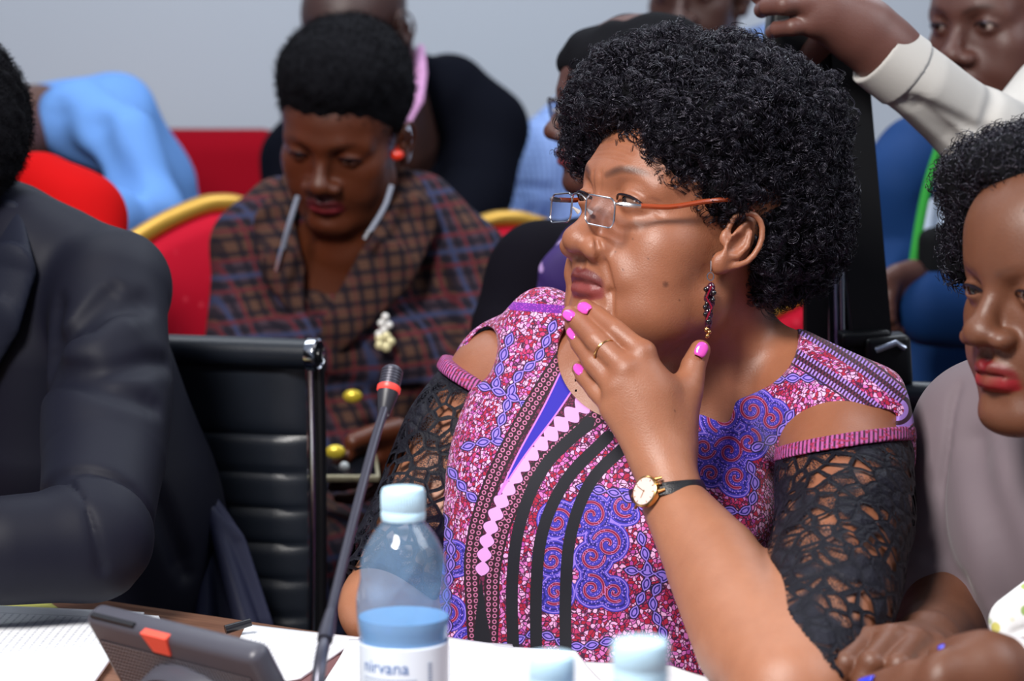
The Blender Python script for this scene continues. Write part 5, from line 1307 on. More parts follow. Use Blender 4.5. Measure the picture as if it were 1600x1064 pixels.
    Tr = Solid(rs=1.09); Tr.tube([P(160, 1150, 2.541), P(-150, 1230, 2.099)], [.10, .075], k=.03); Tr.tube([P(0, 1150, 2.652), P(-320, 1230, 2.210)], [.10, .075], k=.03)
    for a in (P(-150, 1230, 2.099), P(-320, 1230, 2.210)): Tr.tube([a, a*[1, 1, 0] + [0, 0, .08]], [.07, .05], k=.03)
    part(Tr, .006, 'trousers', suit, root)
suit_man()

# ------------------------------------------------------------------ woman in the plaid jacket, looking at her phone
def plaid_woman():
    D = 3.05
    root = empty('person', P(560, 1000, 3.2)*[1, 1, 0] + [0, 0, .45], 'young woman in a dark plaid jacket looking down at the phone in her hands', 'person')
    fr = head_frame(P(541, 214, D), math.radians(17), math.radians(-27), math.radians(-7), 1.03)
    B = Solid(); head_solid(B, fr, nose_w=1.25, lip=1.0, lid=.0022, lid_z=-.003, ear_s=.85, ear_z=.0)
    B.tube([fr.pt((0, -.02, -.03)), P(545, 380, 3.10), P(545, 430, 3.14)], [.052, .054, .065], k=.03)
    B.ell(P(540, 500, 3.165), (.13, .085, .15), k=.04)
    # hands in the lap
    B.tube([P(668, 700, 2.91), P(728, 672, 3.0), P(735, 560, 3.08), P(715, 420, 3.14), P(600, 420, 3.165)], [.022, .032, .036, .036, .05], k=.02)
    B.tube([P(384, 735, 2.90), P(374, 700, 2.98), P(382, 560, 3.10), P(405, 400, 3.16), P(500, 420, 3.165)], [.022, .030, .035, .035, .05], k=.02)
    hand(B, P(660, 700, 2.90), [P(590, 690, 2.84), P(588, 715, 2.84), P(592, 738, 2.85), P(600, 758, 2.86)],
         [[P(560, 700, 2.82), P(540, 715, 2.80), P(528, 722, 2.80)], [P(556, 728, 2.82), P(532, 735, 2.80), P(520, 738, 2.80)], [P(560, 752, 2.83), P(535, 758, 2.81), P(520, 760, 2.81)], [P(568, 775, 2.84), P(545, 780, 2.83), P(528, 778, 2.83)]],
         [P(620, 672, 2.86), P(580, 680, 2.82), P(552, 690, 2.80)], sc=.95)
    hand(B, P(380, 740, 2.88), [P(440, 700, 2.84), P(442, 722, 2.84), P(444, 744, 2.85), P(446, 764, 2.86)],
         [[P(465, 700, 2.82), P(480, 706, 2.81), P(492, 710, 2.80)], [P(470, 728, 2.82), P(488, 735, 2.81), P(500, 740, 2.80)], [P(470, 752, 2.83), P(490, 758, 2.82), P(502, 762, 2.82)], [P(468, 775, 2.84), P(488, 780, 2.84), P(500, 782, 2.84)]],
         [P(425, 680, 2.86), P(455, 682, 2.83), P(478, 692, 2.81)], sc=.95)
    B.tube([P(668, 700, 2.91), P(740, 690, 2.96)], [.024, .032], k=.02); B.tube([P(372, 742, 2.89), P(340, 720, 2.95)], [.024, .032], k=.02)
    # legs
    for sx in (470, 620): B.tube([P(sx, 1000, 2.75), P(sx, 1000, 2.75)*[1, 1, 0] + [0, -.03, .06]], [.048, .035], k=.03)
    V, F = B.mesh(.0026); c = head_colors(V, fr, (90, 44, 23), (112, 30, 40), (18, 10, 8))
    link_mesh('body', V, F, MATS['skin_dark'], root, True, col=c)
    add_eyes(fr, root, (0, -.5))
    H = Solid(); H.fr = fr; H.ell((0, -.014, .066), (.084, .098, .088), k=.01); H.ell((0, .02, .105), (.072, .07, .052), k=.02); H.ell((0, .136, .0), (.118, .082, .086), k=.006, op='sub'); H.ell((.085, .0, -.01), (.022, .03, .034), k=.006, op='sub'); H.ell((-.085, .0, -.01), (.022, .03, .034), k=.006, op='sub'); H.ell((0, -.03, -.09), (.1, .1, .06), k=.01, op='sub'); H.fr = Frame()
    nz = wave_noise(41, 260); H.disp = lambda X: nz(X)*f32(.0014)
    V, F = H.mesh(.0035); h = link_mesh('hair', V, F, MATS['short_hair'], root)
    hair_fuzz('hair_curls', V, vert_normals(V, F), 6000, .006, .0003, MATS['short_hair'], h, curl=.0013, turns=1.2, seg=6, spread=.5, seed=13)
    pl = plaid_mat(); plb = plaid_mat(True)
    J = Solid()
    J.ell(P(560, 540, 3.17), (.150, .105, .155), k=.05); J.ell(P(560, 720, 3.15), (.135, .11, .12), k=.05)
    J.ell(P(640, 560, 3.08), (.060, .060, .06), k=.04); J.ell(P(480, 545, 3.08), (.058, .06, .058), k=.04)
    J.tube([P(560, 340, 3.18), P(650, 340, 3.15), P(725, 408, 3.14)], [.050, .060, .058], k=.04)
    J.tube([P(520, 340, 3.18), P(440, 340, 3.18), P(398, 382, 3.16)], [.050, .050, .052], k=.04)
    J.tube([P(730, 420, 3.14), P(738, 560, 3.08), P(728, 672, 3.0), P(664, 700, 2.92)], [.056, .058, .050, .036], k=.03)
    J.tube([P(392, 392, 3.16), P(380, 560, 3.10), P(372, 700, 2.98), P(384, 735, 2.90)], [.052, .056, .048, .036], k=.03)
    # V neck
    J.tube([P(548, 300, 3.04), P(548, 350, 3.06), P(518, 420, 3.055), P(487, 488, 3.06)], [.062, .056, .030, .004], k=.004, op='sub')
    J.ell(fr.pt((0, .0, -.09)), (.062, .07, .07), k=.004, op='sub')
    s = lambda l: [P(*q) for q in l]
    folds(J, s([(480, 600, 3.05), (560, 622, 3.03), (660, 632, 3.03), (740, 615, 3.05)]), r=.006, k=.02)
    folds(J, s([(690, 430, 3.08), (700, 520, 3.05), (690, 590, 3.0)]), r=.006, k=.018)
    folds(J, s([(480, 480, 3.06), (500, 560, 3.05), (520, 640, 3.04)]), r=.004, k=.012)
    nz = wave_noise(43, 22, 8); J.disp = lambda X: nz(X)*f32(.004)
    part(J, .0035, 'jacket', pl, root)
    for pts, w_ in ((s([(632, 285, 3.10), (642, 345, 3.06), (602, 420, 3.03), (532, 512, 3.03), (500, 575, 3.05)]), [.020, .036, .040, .026, .008]), (s([(452, 290, 3.12), (428, 350, 3.10), (442, 420, 3.06), (470, 500, 3.05)]), [.016, .028, .030, .008])):
        L = Solid(); L.tube(pts, w_, k=.01, flat=.28, fdir=(.1, 1, .15)); part(L, .0035, 'lapel', plb, root)
    Sk = Solid(); Sk.ell(P(560, 850, 3.05), (.17, .18, .11), k=.05)
    for sx in (480, 640): Sk.tube([P(sx+20, 850, 3.1), P(sx, 900, 2.78), P(sx-6, 1060, 2.74), P(sx-8, 1180, 2.76)], [.085, .075, .070, .075], k=.05)
    part(Sk, .005, 'skirt', pl, root)
    gy = simple('grey_cord', (128, 134, 150), .45)
    MB().tube(spline([P(466, 306, 2.985), P(452, 350, 2.985), P(440, 395, 3.0)], 12), .0036, 8).build('neck_cord', gy, root)
    MB().tube(spline([P(612, 290, 3.0), P(600, 325, 2.99), P(574, 368, 2.98)], 12), .0036, 8).build('neck_cord', gy, root)
    for a, b in (((443, 388, 2.995), (433, 424, 3.0)), ((578, 360, 2.98), (570, 374, 2.98))): MB().tube([P(*a), P(*b)], [.0046, .0040], 8).build('cord_tip', MATS['silver'], root)
    yb = simple('yellow_button', (214, 190, 60), .3, .4)
    for (x, y, d) in ((551, 619, 2.985), (524, 706, 2.78)):
        m = MB(); ball(m, P(x, y, d), .0095, 8, sq=(1.3, .6, .9)); m.build('button', yb, root)
    # earrings, brooch, phone
    for sx, lab in ((-1, 'red and orange stone earring of the young woman in plaid'), ):
        e = fr.pt((sx*.078, .012, -.030)); m = MB(); ball(m, P(620, 242, np.dot(e-CAMP, FW)-.012), .0085, 8, sq=(1.1, .8, .9)); ball(m, P(622, 230, np.dot(e-CAMP, FW)-.01), .004, 6)
        tag(m.build('earring', simple('red_stone', (224, 52, 26), .2, Coat_Weight=.7)), lab, 'earring')
    br = empty('brooch', P(600, 545, 3.0), 'white and pale gold flower brooch on the chest of the plaid jacket', 'brooch')
    wp = simple('pearl', (232, 230, 226), .2, Coat_Weight=.5); m = MB()
    for (x, y) in ((602, 495), (596, 505), (608, 508), (600, 516), (592, 522)): ball(m, P(x, y, 3.002), .0052, 6)
    m.build('pearl_buds', wp, br); m = MB()
    for k in range(5): ball(m, P(601 + 9*math.cos(k*1.256), 534 + 9*math.sin(k*1.256), 3.0), .0062, 6, sq=(1, .5, 1))
    m.build('petals', simple('pale_gold_petal', (226, 216, 168), .3, .2), br)
    ph = empty('mobile_phone', P(500, 728, 2.80), 'mobile phone held in both hands of the woman in plaid', 'phone')
    ax_ = norm([1, .12, -.02]); ay_ = norm(np.cross([.05, -.28, .96], ax_)); R = np.stack([ax_, ay_, np.cross(ax_, ay_)], 1)
    MB().box(P(503, 728, 2.80), (.135, .075, .009), R, .003).build('phone_case', simple('phone_beige', (176, 168, 140), .3, .3), ph)
    MB().box(P(503, 728, 2.80) + R[:, 2]*.0048, (.126, .068, .001), R).build('screen', simple('phone_screen', (20, 22, 28), .08), ph, smooth=False)
    m = MB(); ball(m, P(488, 738, 2.732), .006, 6); ball(m, P(538, 729, 2.735), .006, 6); m.build('camera_lens', simple('lens_white', (200, 205, 205), .2), ph)
plaid_woman()

# ------------------------------------------------------------------ bald man in a dark suit behind her
def bald_man():
    D = 3.72
    root = empty('person', P(600, 800, 3.9)*[1, 1, 0] + [0, 0, .45], 'bald man in a black suit and pink shirt seated behind the plaid jacket', 'person')
    fr = head_frame(P(566, 52, D), math.radians(32), math.radians(-30), 0, 1.02)
    B = Solid(); head_solid(B, fr, nose_w=1.2, lid=.003)
    B.tube([fr.pt((0, -.02, -.03)), P(600, 140, 3.82), P(610, 220, 3.88)], [.060, .066, .08], k=.03)
    B.ell(P(610, 400, 3.95), (.14, .1, .18), k=.04)
    V, F = B.mesh(.004); link_mesh('body', V, F, MATS['skin_dark'], root, True, col=head_colors(V, fr, (62, 40, 36), (80, 40, 40), (20, 14, 12))); add_eyes(fr, root, (0, -.4))
    sm = cloth('black_suit', (9, 11, 20), .85, spec=.05); J = Solid()
    J.ell(P(620, 400, 3.97), (.19, .13, .20), k=.06); J.ell(P(620, 700, 3.95), (.19, .14, .20), k=.06)
    J.tube([P(620, 170, 3.92), P(700, 155, 3.92), P(762, 200, 3.92)], [.055, .070, .062], k=.04)
    J.tube([P(590, 200, 3.92), P(500, 200, 3.92), P(468, 250, 3.90)], [.055, .060, .062], k=.04)
    J.tube([P(765, 205, 3.92), P(745, 300, 3.86), P(660, 420, 3.72), P(610, 460, 3.55)], [.062, .060, .052, .042], k=.03)
    J.tube([P(466, 250, 3.90), P(455, 400, 3.84), P(520, 470, 3.6)], [.060, .056, .042], k=.03)
    J.tube([P(640, 90, 3.84), P(664, 110, 3.86), P(690, 140, 3.88)], [.012, .020, .03], k=.03)
    J.ell(fr.pt((0, .0, -.08)), (.068, .075, .085), k=.005, op='sub')
    nz = wave_noise(51, 16, 8); J.disp = lambda X: nz(X)*f32(.004); J.half((0, 0, .42), (0, 0, -1))
    part(J, .005, 'jacket', sm, root)
    S = Solid(); S.tube([P(657, 76, 3.775), P(655, 115, 3.745), P(648, 155, 3.72), P(636, 190, 3.70)], [.008, .014, .016, .008], k=.01, flat=.4, fdir=(.4, 1, 0)); part(S, .003, 'shirt_collar', cloth('pink_shirt', (196, 146, 190), .7), root)
    S = Solid(); S.ell(P(636, 224, 3.70), (.006, .01, .030), k=.01); part(S, .003, 'shirt_front', cloth('white_shirt', (190, 200, 222), .7), root)
    T = Solid()
    for sx in (560, 700): T.tube([P(sx, 820, 3.95), P(sx, 850, 3.72), P(sx, 850, 3.72)*[1, 1, 0] + [0, 0, .08]], [.09, .075, .05], k=.03)
    part(T, .007, 'trousers', sm, root)
bald_man()

# ------------------------------------------------------------------ man in the blue checked shirt
def check_man():
    root = empty('person', P(960, 800, 4.15)*[1, 1, 0] + [0, 0, .45], 'man in a light blue checked shirt at the back, face above the curly hair', 'person')
    fr = head_frame(P(1092, -6, 3.95), math.radians(22), math.radians(-14), 0, 1.05)
    B = Solid(); head_solid(B, fr, nose_w=1.25)
    B.tube([fr.pt((0, -.02, -.03)), P(1070, 140, 4.05), P(1050, 200, 4.08)], [.060, .066, .08], k=.03); B.ell(P(1000, 400, 4.15), (.15, .1, .18), k=.04)
    V, F = B.mesh(.004); link_mesh('body', V, F, MATS['skin_dark'], root, True, col=head_colors(V, fr, (70, 44, 38), (96, 52, 50), (18, 14, 12))); add_eyes(fr, root, (0, -.3))
    H = Solid(); H.fr = fr; H.ell((0, .030, .070), (.065, .066, .052), k=.01); H.ell((0, -.012, .062), (.079, .095, .084)); H.ell((0, .135, .0), (.11, .085, .085), k=.006, op='sub'); H.ell((0, -.03, -.08), (.1, .1, .06), k=.01, op='sub'); part(H, .005, 'hair', MATS['short_hair'], root)
    m = check_mat('blue_check', lin((150, 180, 232)), lin((70, 96, 160)), .0125); J = Solid()
    J.ell(P(980, 420, 4.17), (.20, .13, .22), k=.06); J.ell(P(960, 700, 4.12), (.19, .14, .20), k=.06)
    J.tube([P(1020, 190, 4.12), P(900, 200, 4.12), P(826, 262, 4.1)], [.06, .065, .065], k=.05)
    J.tube([P(1060, 150, 4.12), P(1150, 105, 4.1), P(1215, 95, 4.06)], [.06, .065, .060], k=.05)
    J.tube([P(820, 265, 4.10), P(770, 345, 4.02), P(790, 420, 3.86)], [.068, .060, .046], k=.03)
    J.tube([P(1215, 95, 4.06), P(1240, 260, 4.0), P(1180, 400, 3.86)], [.060, .055, .045], k=.03)
    s = lambda l: [P(*q) for q in l]
    folds(J, s([(790, 300, 4.0), (830, 290, 4.0), (880, 300, 4.02)]), r=.006, k=.02); folds(J, s([(750, 320, 3.96), (800, 335, 3.96), (850, 330, 4.0)]), r=.006, k=.02)
    nz = wave_noise(61, 20, 8); J.disp = lambda X: nz(X)*f32(.005); J.ell(fr.pt((0, .01, -.09)), (.068, .075, .085), k=.005, op='sub'); J.half((0, 0, .42), (0, 0, -1))
    part(J, .005, 'shirt', m, root)
    T = Solid()
    for sx in (880, 1040): T.tube([P(sx, 820, 4.1), P(sx, 860, 3.75), P(sx, 860, 3.75)*[1, 1, 0] + [0, 0, .08]], [.09, .075, .05], k=.03)
    part(T, .007, 'trousers', cloth('grey_trousers', (50, 52, 60), .8), root)
check_man()

# ------------------------------------------------------------------ woman in profile with glasses and a floral scarf
def scarf_woman():
    root = empty('person', P(960, 900, 2.75)*[1, 1, 0] + [0, 0, .45], 'woman with glasses and purple floral scarf in profile behind the curly hair', 'person')
    fr = head_frame(P(990, 184, 2.66), math.radians(80), math.radians(-3), 0, .88)
    B = Solid(); head_solid(B, fr, nose_w=1.15, lip=1.0, lid=.005)
    B.tube([fr.pt((0, -.02, -.03)), P(1010, 330, 2.74), P(1010, 400, 2.78)], [.052, .056, .065], k=.03); B.ell(P(960, 560, 2.84), (.12, .09, .14), k=.04)
    V, F = B.mesh(.0028); link_mesh('body', V, F, MATS['skin_dark'], root, True, col=head_colors(V, fr, (86, 52, 44), (128, 56, 66), (22, 14, 14))); add_eyes(fr, root)
    H = Solid(); H.fr = fr; H.ell((0, .028, .070), (.065, .066, .052), k=.01); H.ell((0, -.018, .055), (.079, .096, .080)); H.ell((0, .142, -.015), (.11, .092, .096), k=.006, op='sub'); H.ell((0, .0, -.09), (.1, .1, .07), k=.01, op='sub'); H.fr = Frame()
    nz = wave_noise(71, 120); H.disp = lambda X: nz(X)*f32(.002); part(H, .004, 'hair', MATS['short_hair'], root)
    J = Solid(); J.ell(P(930, 560, 2.86), (.15, .11, .16), k=.05); J.ell(P(930, 760, 2.84), (.14, .11, .14), k=.05)
    J.tube([P(960, 410, 2.84), P(890, 420, 2.80), P(848, 430, 2.76)], [.05, .055, .058], k=.04); J.tube([P(980, 420, 2.86), P(1100, 430, 2.95)], [.05, .055], k=.04)
    J.tube([P(846, 434, 2.76), P(812, 520, 2.74), P(800, 640, 2.66), P(770, 740, 2.5)], [.056, .056, .050, .036], k=.03)
    J.tube([P(1100, 430, 2.95), P(1120, 600, 2.9), P(1060, 720, 2.75)], [.055, .05, .04], k=.03)
    nz = wave_noise(73, 20, 8); J.disp = lambda X: nz(X)*f32(.004); J.ell(fr.pt((0, .02, -.11)), (.062, .07, .05), k=.005, op='sub'); J.half((0, 0, .42), (0, 0, -1))
    part(J, .004, 'jacket', cloth('black_jacket', (14, 12, 20), .85, spec=.06), root)
    t = NT('floral_scarf'); v = t.vor(t.obj(), 30, 'F1'); n = t.noise(t.obj(), 60, 2)
    fl = t.math('SUBTRACT', 1.0, t.step(t.math('ADD', v.outputs[0], t.math('MULTIPLY', n.outputs[0], .3)), .36, .44)); t.base(t.mix(fl, lin((48, 26, 96)), t.mix(v.outputs['Color'], lin((150, 90, 190)), lin((205, 190, 220))))); t.p(Roughness=.7)
    S = Solid(); S.tube([P(905, 390, 2.66), P(880, 430, 2.63), P(868, 470, 2.64), P(872, 540, 2.68)], [.020, .030, .026, .02], k=.02, flat=.6, fdir=(0, 1, 0)); S.tube([P(960, 380, 2.66), P(905, 400, 2.64)], [.03, .026], k=.02)
    nz2 = wave_noise(74, 60, 8); S.disp = lambda X: nz2(X)*f32(.003); part(S, .003, 'scarf', t.m, root)
    T = Solid()
    for sx in (860, 980): T.tube([P(sx, 900, 2.8), P(sx-40, 960, 2.45), P(sx-40, 960, 2.45)*[1, 1, 0] + [0, 0, .08]], [.08, .07, .045], k=.03)
    part(T, .007, 'trousers', cloth('black_jacket', (14, 12, 20), .85, spec=.06), root)
    eyeglasses(fr, 'dark rimmed glasses on the woman in profile behind the curly hair', z0=.004, z1=.032, xa=.010, xb=.048, yl=.106, rim=simple('dark_rim', (30, 26, 36), .3), arm=simple('dark_rim', (30, 26, 36), .3))
scarf_woman()

# ------------------------------------------------------------------ two people bending at the left, behind the suit
def blue_person():
    m = cloth('light_blue_shirt', (98, 142, 204), .75, .05)
    root = empty('person', P(60, 800, 3.990)*[1, 1, 0] + [0, 0, .45], 'person in a light blue shirt bending forward beside the red sofa', 'person')
    fr = head_frame(P(-100, 235, 3.534), math.radians(70), math.radians(-55), 0, 1.08); B = Solid(); head_solid(B, fr)
    B.tube([fr.pt((0, -.02, -.03)), P(60, 200, 3.762)], [.058, .07], k=.03); B.tube([P(100, 332, 3.45), P(160, 345, 3.488), P(235, 332, 3.602), P(190, 240, 3.66), P(130, 215, 3.76)], [.022, .022, .022, .03, .05], k=.02); B.ell(P(140, 250, 3.876), (.1, .1, .08), k=.04)
    hand(B, P(60, 330, 3.397), [P(20+i*4, 335+i*14, 3.386) for i in range(4)], [[P(0+i*4, 345+i*14, 3.374), P(-16+i*4, 356+i*13, 3.374), P(-26+i*4, 366+i*12, 3.386)] for i in range(4)], [P(50, 315, 3.363), P(25, 308, 3.352), P(8, 312, 3.352)])
    V, F = B.mesh(.005); link_mesh('body', V, F, MATS['skin_dark'], root, True, col=head_colors(V, fr, (84, 52, 38), (96, 52, 50), (18, 14, 12))); add_eyes(fr, root)
    H = Solid(); H.fr = fr; H.ell((0, .030, .070), (.065, .066, .052), k=.01); H.ell((0, -.012, .060), (.079, .095, .083)); H.ell((0, .135, .0), (.11, .085, .085), k=.006, op='sub'); H.ell((0, -.03, -.08), (.1, .1, .06), k=.01, op='sub'); part(H, .005, 'hair', MATS['short_hair'], root)
    J = Solid(rs=1.14)
    J.tube([P(70, 205, 3.830), P(165, 195, 3.899), P(215, 300, 3.990), P(235, 450, 4.047)], [.070, .076, .080, .10], k=.04)
    J.tube([P(95, 190, 3.762), P(120, 190, 3.694), P(190, 230, 3.648), P(235, 330, 3.602)], [.05, .052, .05, .046], k=.04)
    J.tube([P(235, 332, 3.602), P(160, 345, 3.488), P(70, 335, 3.420)], [.048, .046, .036], k=.02)
    s = lambda l: [P(*q) for q in l]
    folds(J, s([(150, 180, 3.602), (160, 240, 3.580), (200, 300, 3.557)]), r=.010, k=.03); folds(J, s([(95, 170, 3.648), (110, 240, 3.648), (130, 300, 3.625)]), r=.010, k=.03)
    folds(J, s([(190, 290, 3.534), (215, 320, 3.534), (250, 350, 3.557)]), r=.008, k=.02)
    nz = wave_noise(81, 30, 10); J.disp = lambda X: nz(X)*f32(.007); part(J, .005, 'shirt', m, root)
    T = Solid(rs=1.1); T.ell(P(235, 520, 4.127), (.16, .14, .14), k=.05)
    for sx in (180, 290): T.tube([P(sx, 560, 4.104), P(sx, 560, 4.104)*[1, 1, 0] + [0, 0, .06]], [.085, .05], k=.03)
    part(T, .007, 'trousers', cloth('grey_trousers', (50, 52, 60), .8), root)
def red_person():
    m = cloth('red_blouse', (176, 12, 14), .8, .05, spec=.05)
    root = empty('person', P(0, 800, 2.8)*[1, 1, 0] + [0, 0, .45], 'person in a bright red top seated behind the man in the dark suit', 'person')
    fr = head_frame(P(-125, 225, 2.85), math.radians(40), -.1, 0, .9); B = Solid(); head_solid(B, fr)
    B.tube([fr.pt((0, -.02, -.03)), P(-20, 330, 2.92)], [.05, .06], k=.03); B.ell(P(0, 500, 3.0), (.1, .08, .12), k=.04)
    V, F = B.mesh(.005); link_mesh('body', V, F, MATS['skin_dark'], root, True, col=head_colors(V, fr, (84, 52, 38), (140, 52, 50), (18, 14, 12))); add_eyes(fr, root)
    H = Solid(); H.fr = fr; H.ell((0, .030, .070), (.065, .066, .052), k=.01); H.ell((0, -.012, .060), (.079, .095, .083)); H.ell((0, .135, .0), (.11, .085, .085), k=.006, op='sub'); H.ell((0, -.03, -.08), (.1, .1, .06), k=.01, op='sub'); part(H, .005, 'hair', MATS['short_hair'], root)
    J = Solid(); J.ell(P(0, 560, 3.0), (.16, .12, .20), k=.05); J.ell(P(0, 800, 3.0), (.15, .12, .16), k=.05)
    J.tube([P(-10, 330, 2.98), P(60, 305, 2.95), P(115, 345, 2.93)], [.055, .050, .050], k=.04); J.tube([P(-10, 330, 2.98), P(-120, 345, 3.0)], [.055, .06], k=.04)
    J.tube([P(118, 350, 2.93), P(128, 450, 2.88), P(100, 620, 2.78), P(20, 700, 2.6)], [.055, .056, .05, .036], k=.03); J.tube([P(-125, 350, 3.0), P(-150, 560, 2.9), P(-60, 700, 2.65)], [.055, .05, .036], k=.03)
    nz = wave_noise(91, 18, 8); J.disp = lambda X: nz(X)*f32(.005); J.ell(fr.pt((0, .01, -.10)), (.06, .07, .05), k=.005, op='sub'); part(J, .005, 'blouse', m, root)
    T = Solid()
    for sx in (-60, 60): T.tube([P(sx, 880, 2.95), P(sx-20, 940, 2.6), P(sx-20, 940, 2.6)*[1, 1, 0] + [0, 0, .08]], [.085, .075, .05], k=.03)
    part(T, .007, 'trousers', cloth('black_jacket', (14, 12, 20), .85, spec=.06), root)
blue_person(); red_person()

# ------------------------------------------------------------------ man in blue suit with a green lanyard
def lanyard_man():
    root = empty('person', P(1480, 800, 3.25)*[1, 1, 0] + [0, 0, 0], 'man in a blue suit with a green lanyard behind the cream sleeve', 'person')
    fr = head_frame(P(1575, 52, 3.05), math.radians(48), math.radians(-8), 0, 1.12); B = Solid(); head_solid(B, fr, nose_w=1.2)
    B.tube([fr.pt((0, -.02, -.03)), P(1560, 190, 3.12), P(1540, 260, 3.16)], [.062, .066, .08], k=.03); B.ell(P(1500, 440, 3.23), (.12, .06, .15), k=.04); B.tube([P(1440, 462, 3.0), P(1540, 485, 3.0), P(1640, 470, 3.1), P(1640, 290, 3.2), P(1560, 300, 3.22)], [.026, .034, .036, .04, .05], k=.02)
    hand(B, P(1440, 440, 3.0), [P(1400, 440, 2.97), P(1396, 458, 2.97), P(1396, 476, 2.98), P(1400, 492, 2.99)], [[P(1392, 455, 2.95), P(1388, 470, 2.945), P(1392, 482, 2.945)], [P(1388, 474, 2.95), P(1386, 488, 2.945), P(1392, 498, 2.945)], [P(1390, 490, 2.96), P(1390, 503, 2.955), P(1397, 511, 2.955)], [P(1395, 503, 2.97), P(1398, 513, 2.965), P(1406, 518, 2.965)]],
         [P(1425, 425, 2.98), P(1400, 428, 2.96), P(1384, 437, 2.95)])
    V, F = B.mesh(.0035); link_mesh('body', V, F, MATS['skin_dark'], root, True, col=head_colors(V, fr, (92, 58, 50), (110, 60, 58), (20, 14, 12))); add_eyes(fr, root, (.1, -.1))
    H = Solid(); H.fr = fr; H.ell((0, .030, .070), (.065, .066, .052), k=.01); H.ell((0, -.012, .060), (.078, .094, .082)); H.ell((0, .135, .0), (.11, .085, .085), k=.006, op='sub'); H.ell((0, -.03, -.08), (.1, .1, .06), k=.01, op='sub'); part(H, .005, 'hair', MATS['short_hair'], root)
    J = Solid(); J.ell(P(1480, 400, 3.25), (.16, .11, .20), k=.05); J.ell(P(1480, 600, 3.25), (.15, .11, .15), k=.05)
    J.tube([P(1500, 240, 3.2), P(1430, 245, 3.2), P(1404, 290, 3.18)], [.05, .05, .055], k=.04); J.tube([P(1540, 250, 3.2), P(1640, 280, 3.2)], [.05, .06], k=.04)
    J.tube([P(1402, 290, 3.18), P(1395, 380, 3.2), P(1398, 470, 3.16)], [.054, .050, .045], k=.03)
    J.tube([P(1640, 290, 3.2), P(1640, 470, 3.1), P(1540, 485, 3.0), P(1450, 480, 2.99)], [.06, .052, .048, .044], k=.03)
    J.tube([P(1500, 190, 3.10), P(1478, 330, 3.09), P(1446, 440, 3.09)], [.020, .052, .056], k=.006, op='sub')
    J.ell(fr.pt((0, .0, -.10)), (.07, .075, .06), k=.005, op='sub')
    nz = wave_noise(95, 18, 8); J.disp = lambda X: nz(X)*f32(.004); part(J, .0045, 'jacket', cloth('blue_suit', (20, 54, 104), .7), root)
    S = Solid(); S.ell(P(1466, 400, 3.235), (.115, .103, .19), k=.04); S.half((0, 0, P(1480, 640, 3.2)[2]), (0, 0, -1)); part(S, .005, 'shirt', cloth('white_blue_shirt', (196, 212, 236), .7), root)
    MB().tube(spline([P(1475, 210, 3.10), P(1452, 280, 3.085), P(1437, 350, 3.075), P(1424, 436, 3.06)], 16), .0065, 8).build('lanyard', cloth('green_ribbon', (48, 140, 56), .8), root)
    T = Solid(); T.ell(P(1480, 650, 3.25), (.15, .11, .12), k=.05)
    for sx in (1430, 1530): T.tube([P(sx, 660, 3.25), P(sx, 660, 3.25)*[1, 1, 0] + [0, 0, .05]], [.09, .05], k=.03)
    part(T, .006, 'trousers', cloth('dark_trousers', (16, 17, 24), .85), root)
    b = empty('shoulder_bag', P(1478, 470, 2.97), 'small black bag held against the white shirt of the man in blue', 'bag')
    S = Solid(); S.boxp(P(1476, 400, 3.03), (.034, .02, .036), rnd=.016); S.ell(P(1500, 378, 3.03), (.03, .02, .026), k=.02); part(S, .003, 'pouch', cloth('black_nylon', (14, 15, 18), .8), b)
    MB().tube([P(1490, 370, 3.02), P(1510, 290, 3.04), P(1530, 230, 3.08)], .005, 8).build('strap', cloth('black_nylon', (14, 15, 18), .8), b)
lanyard_man()

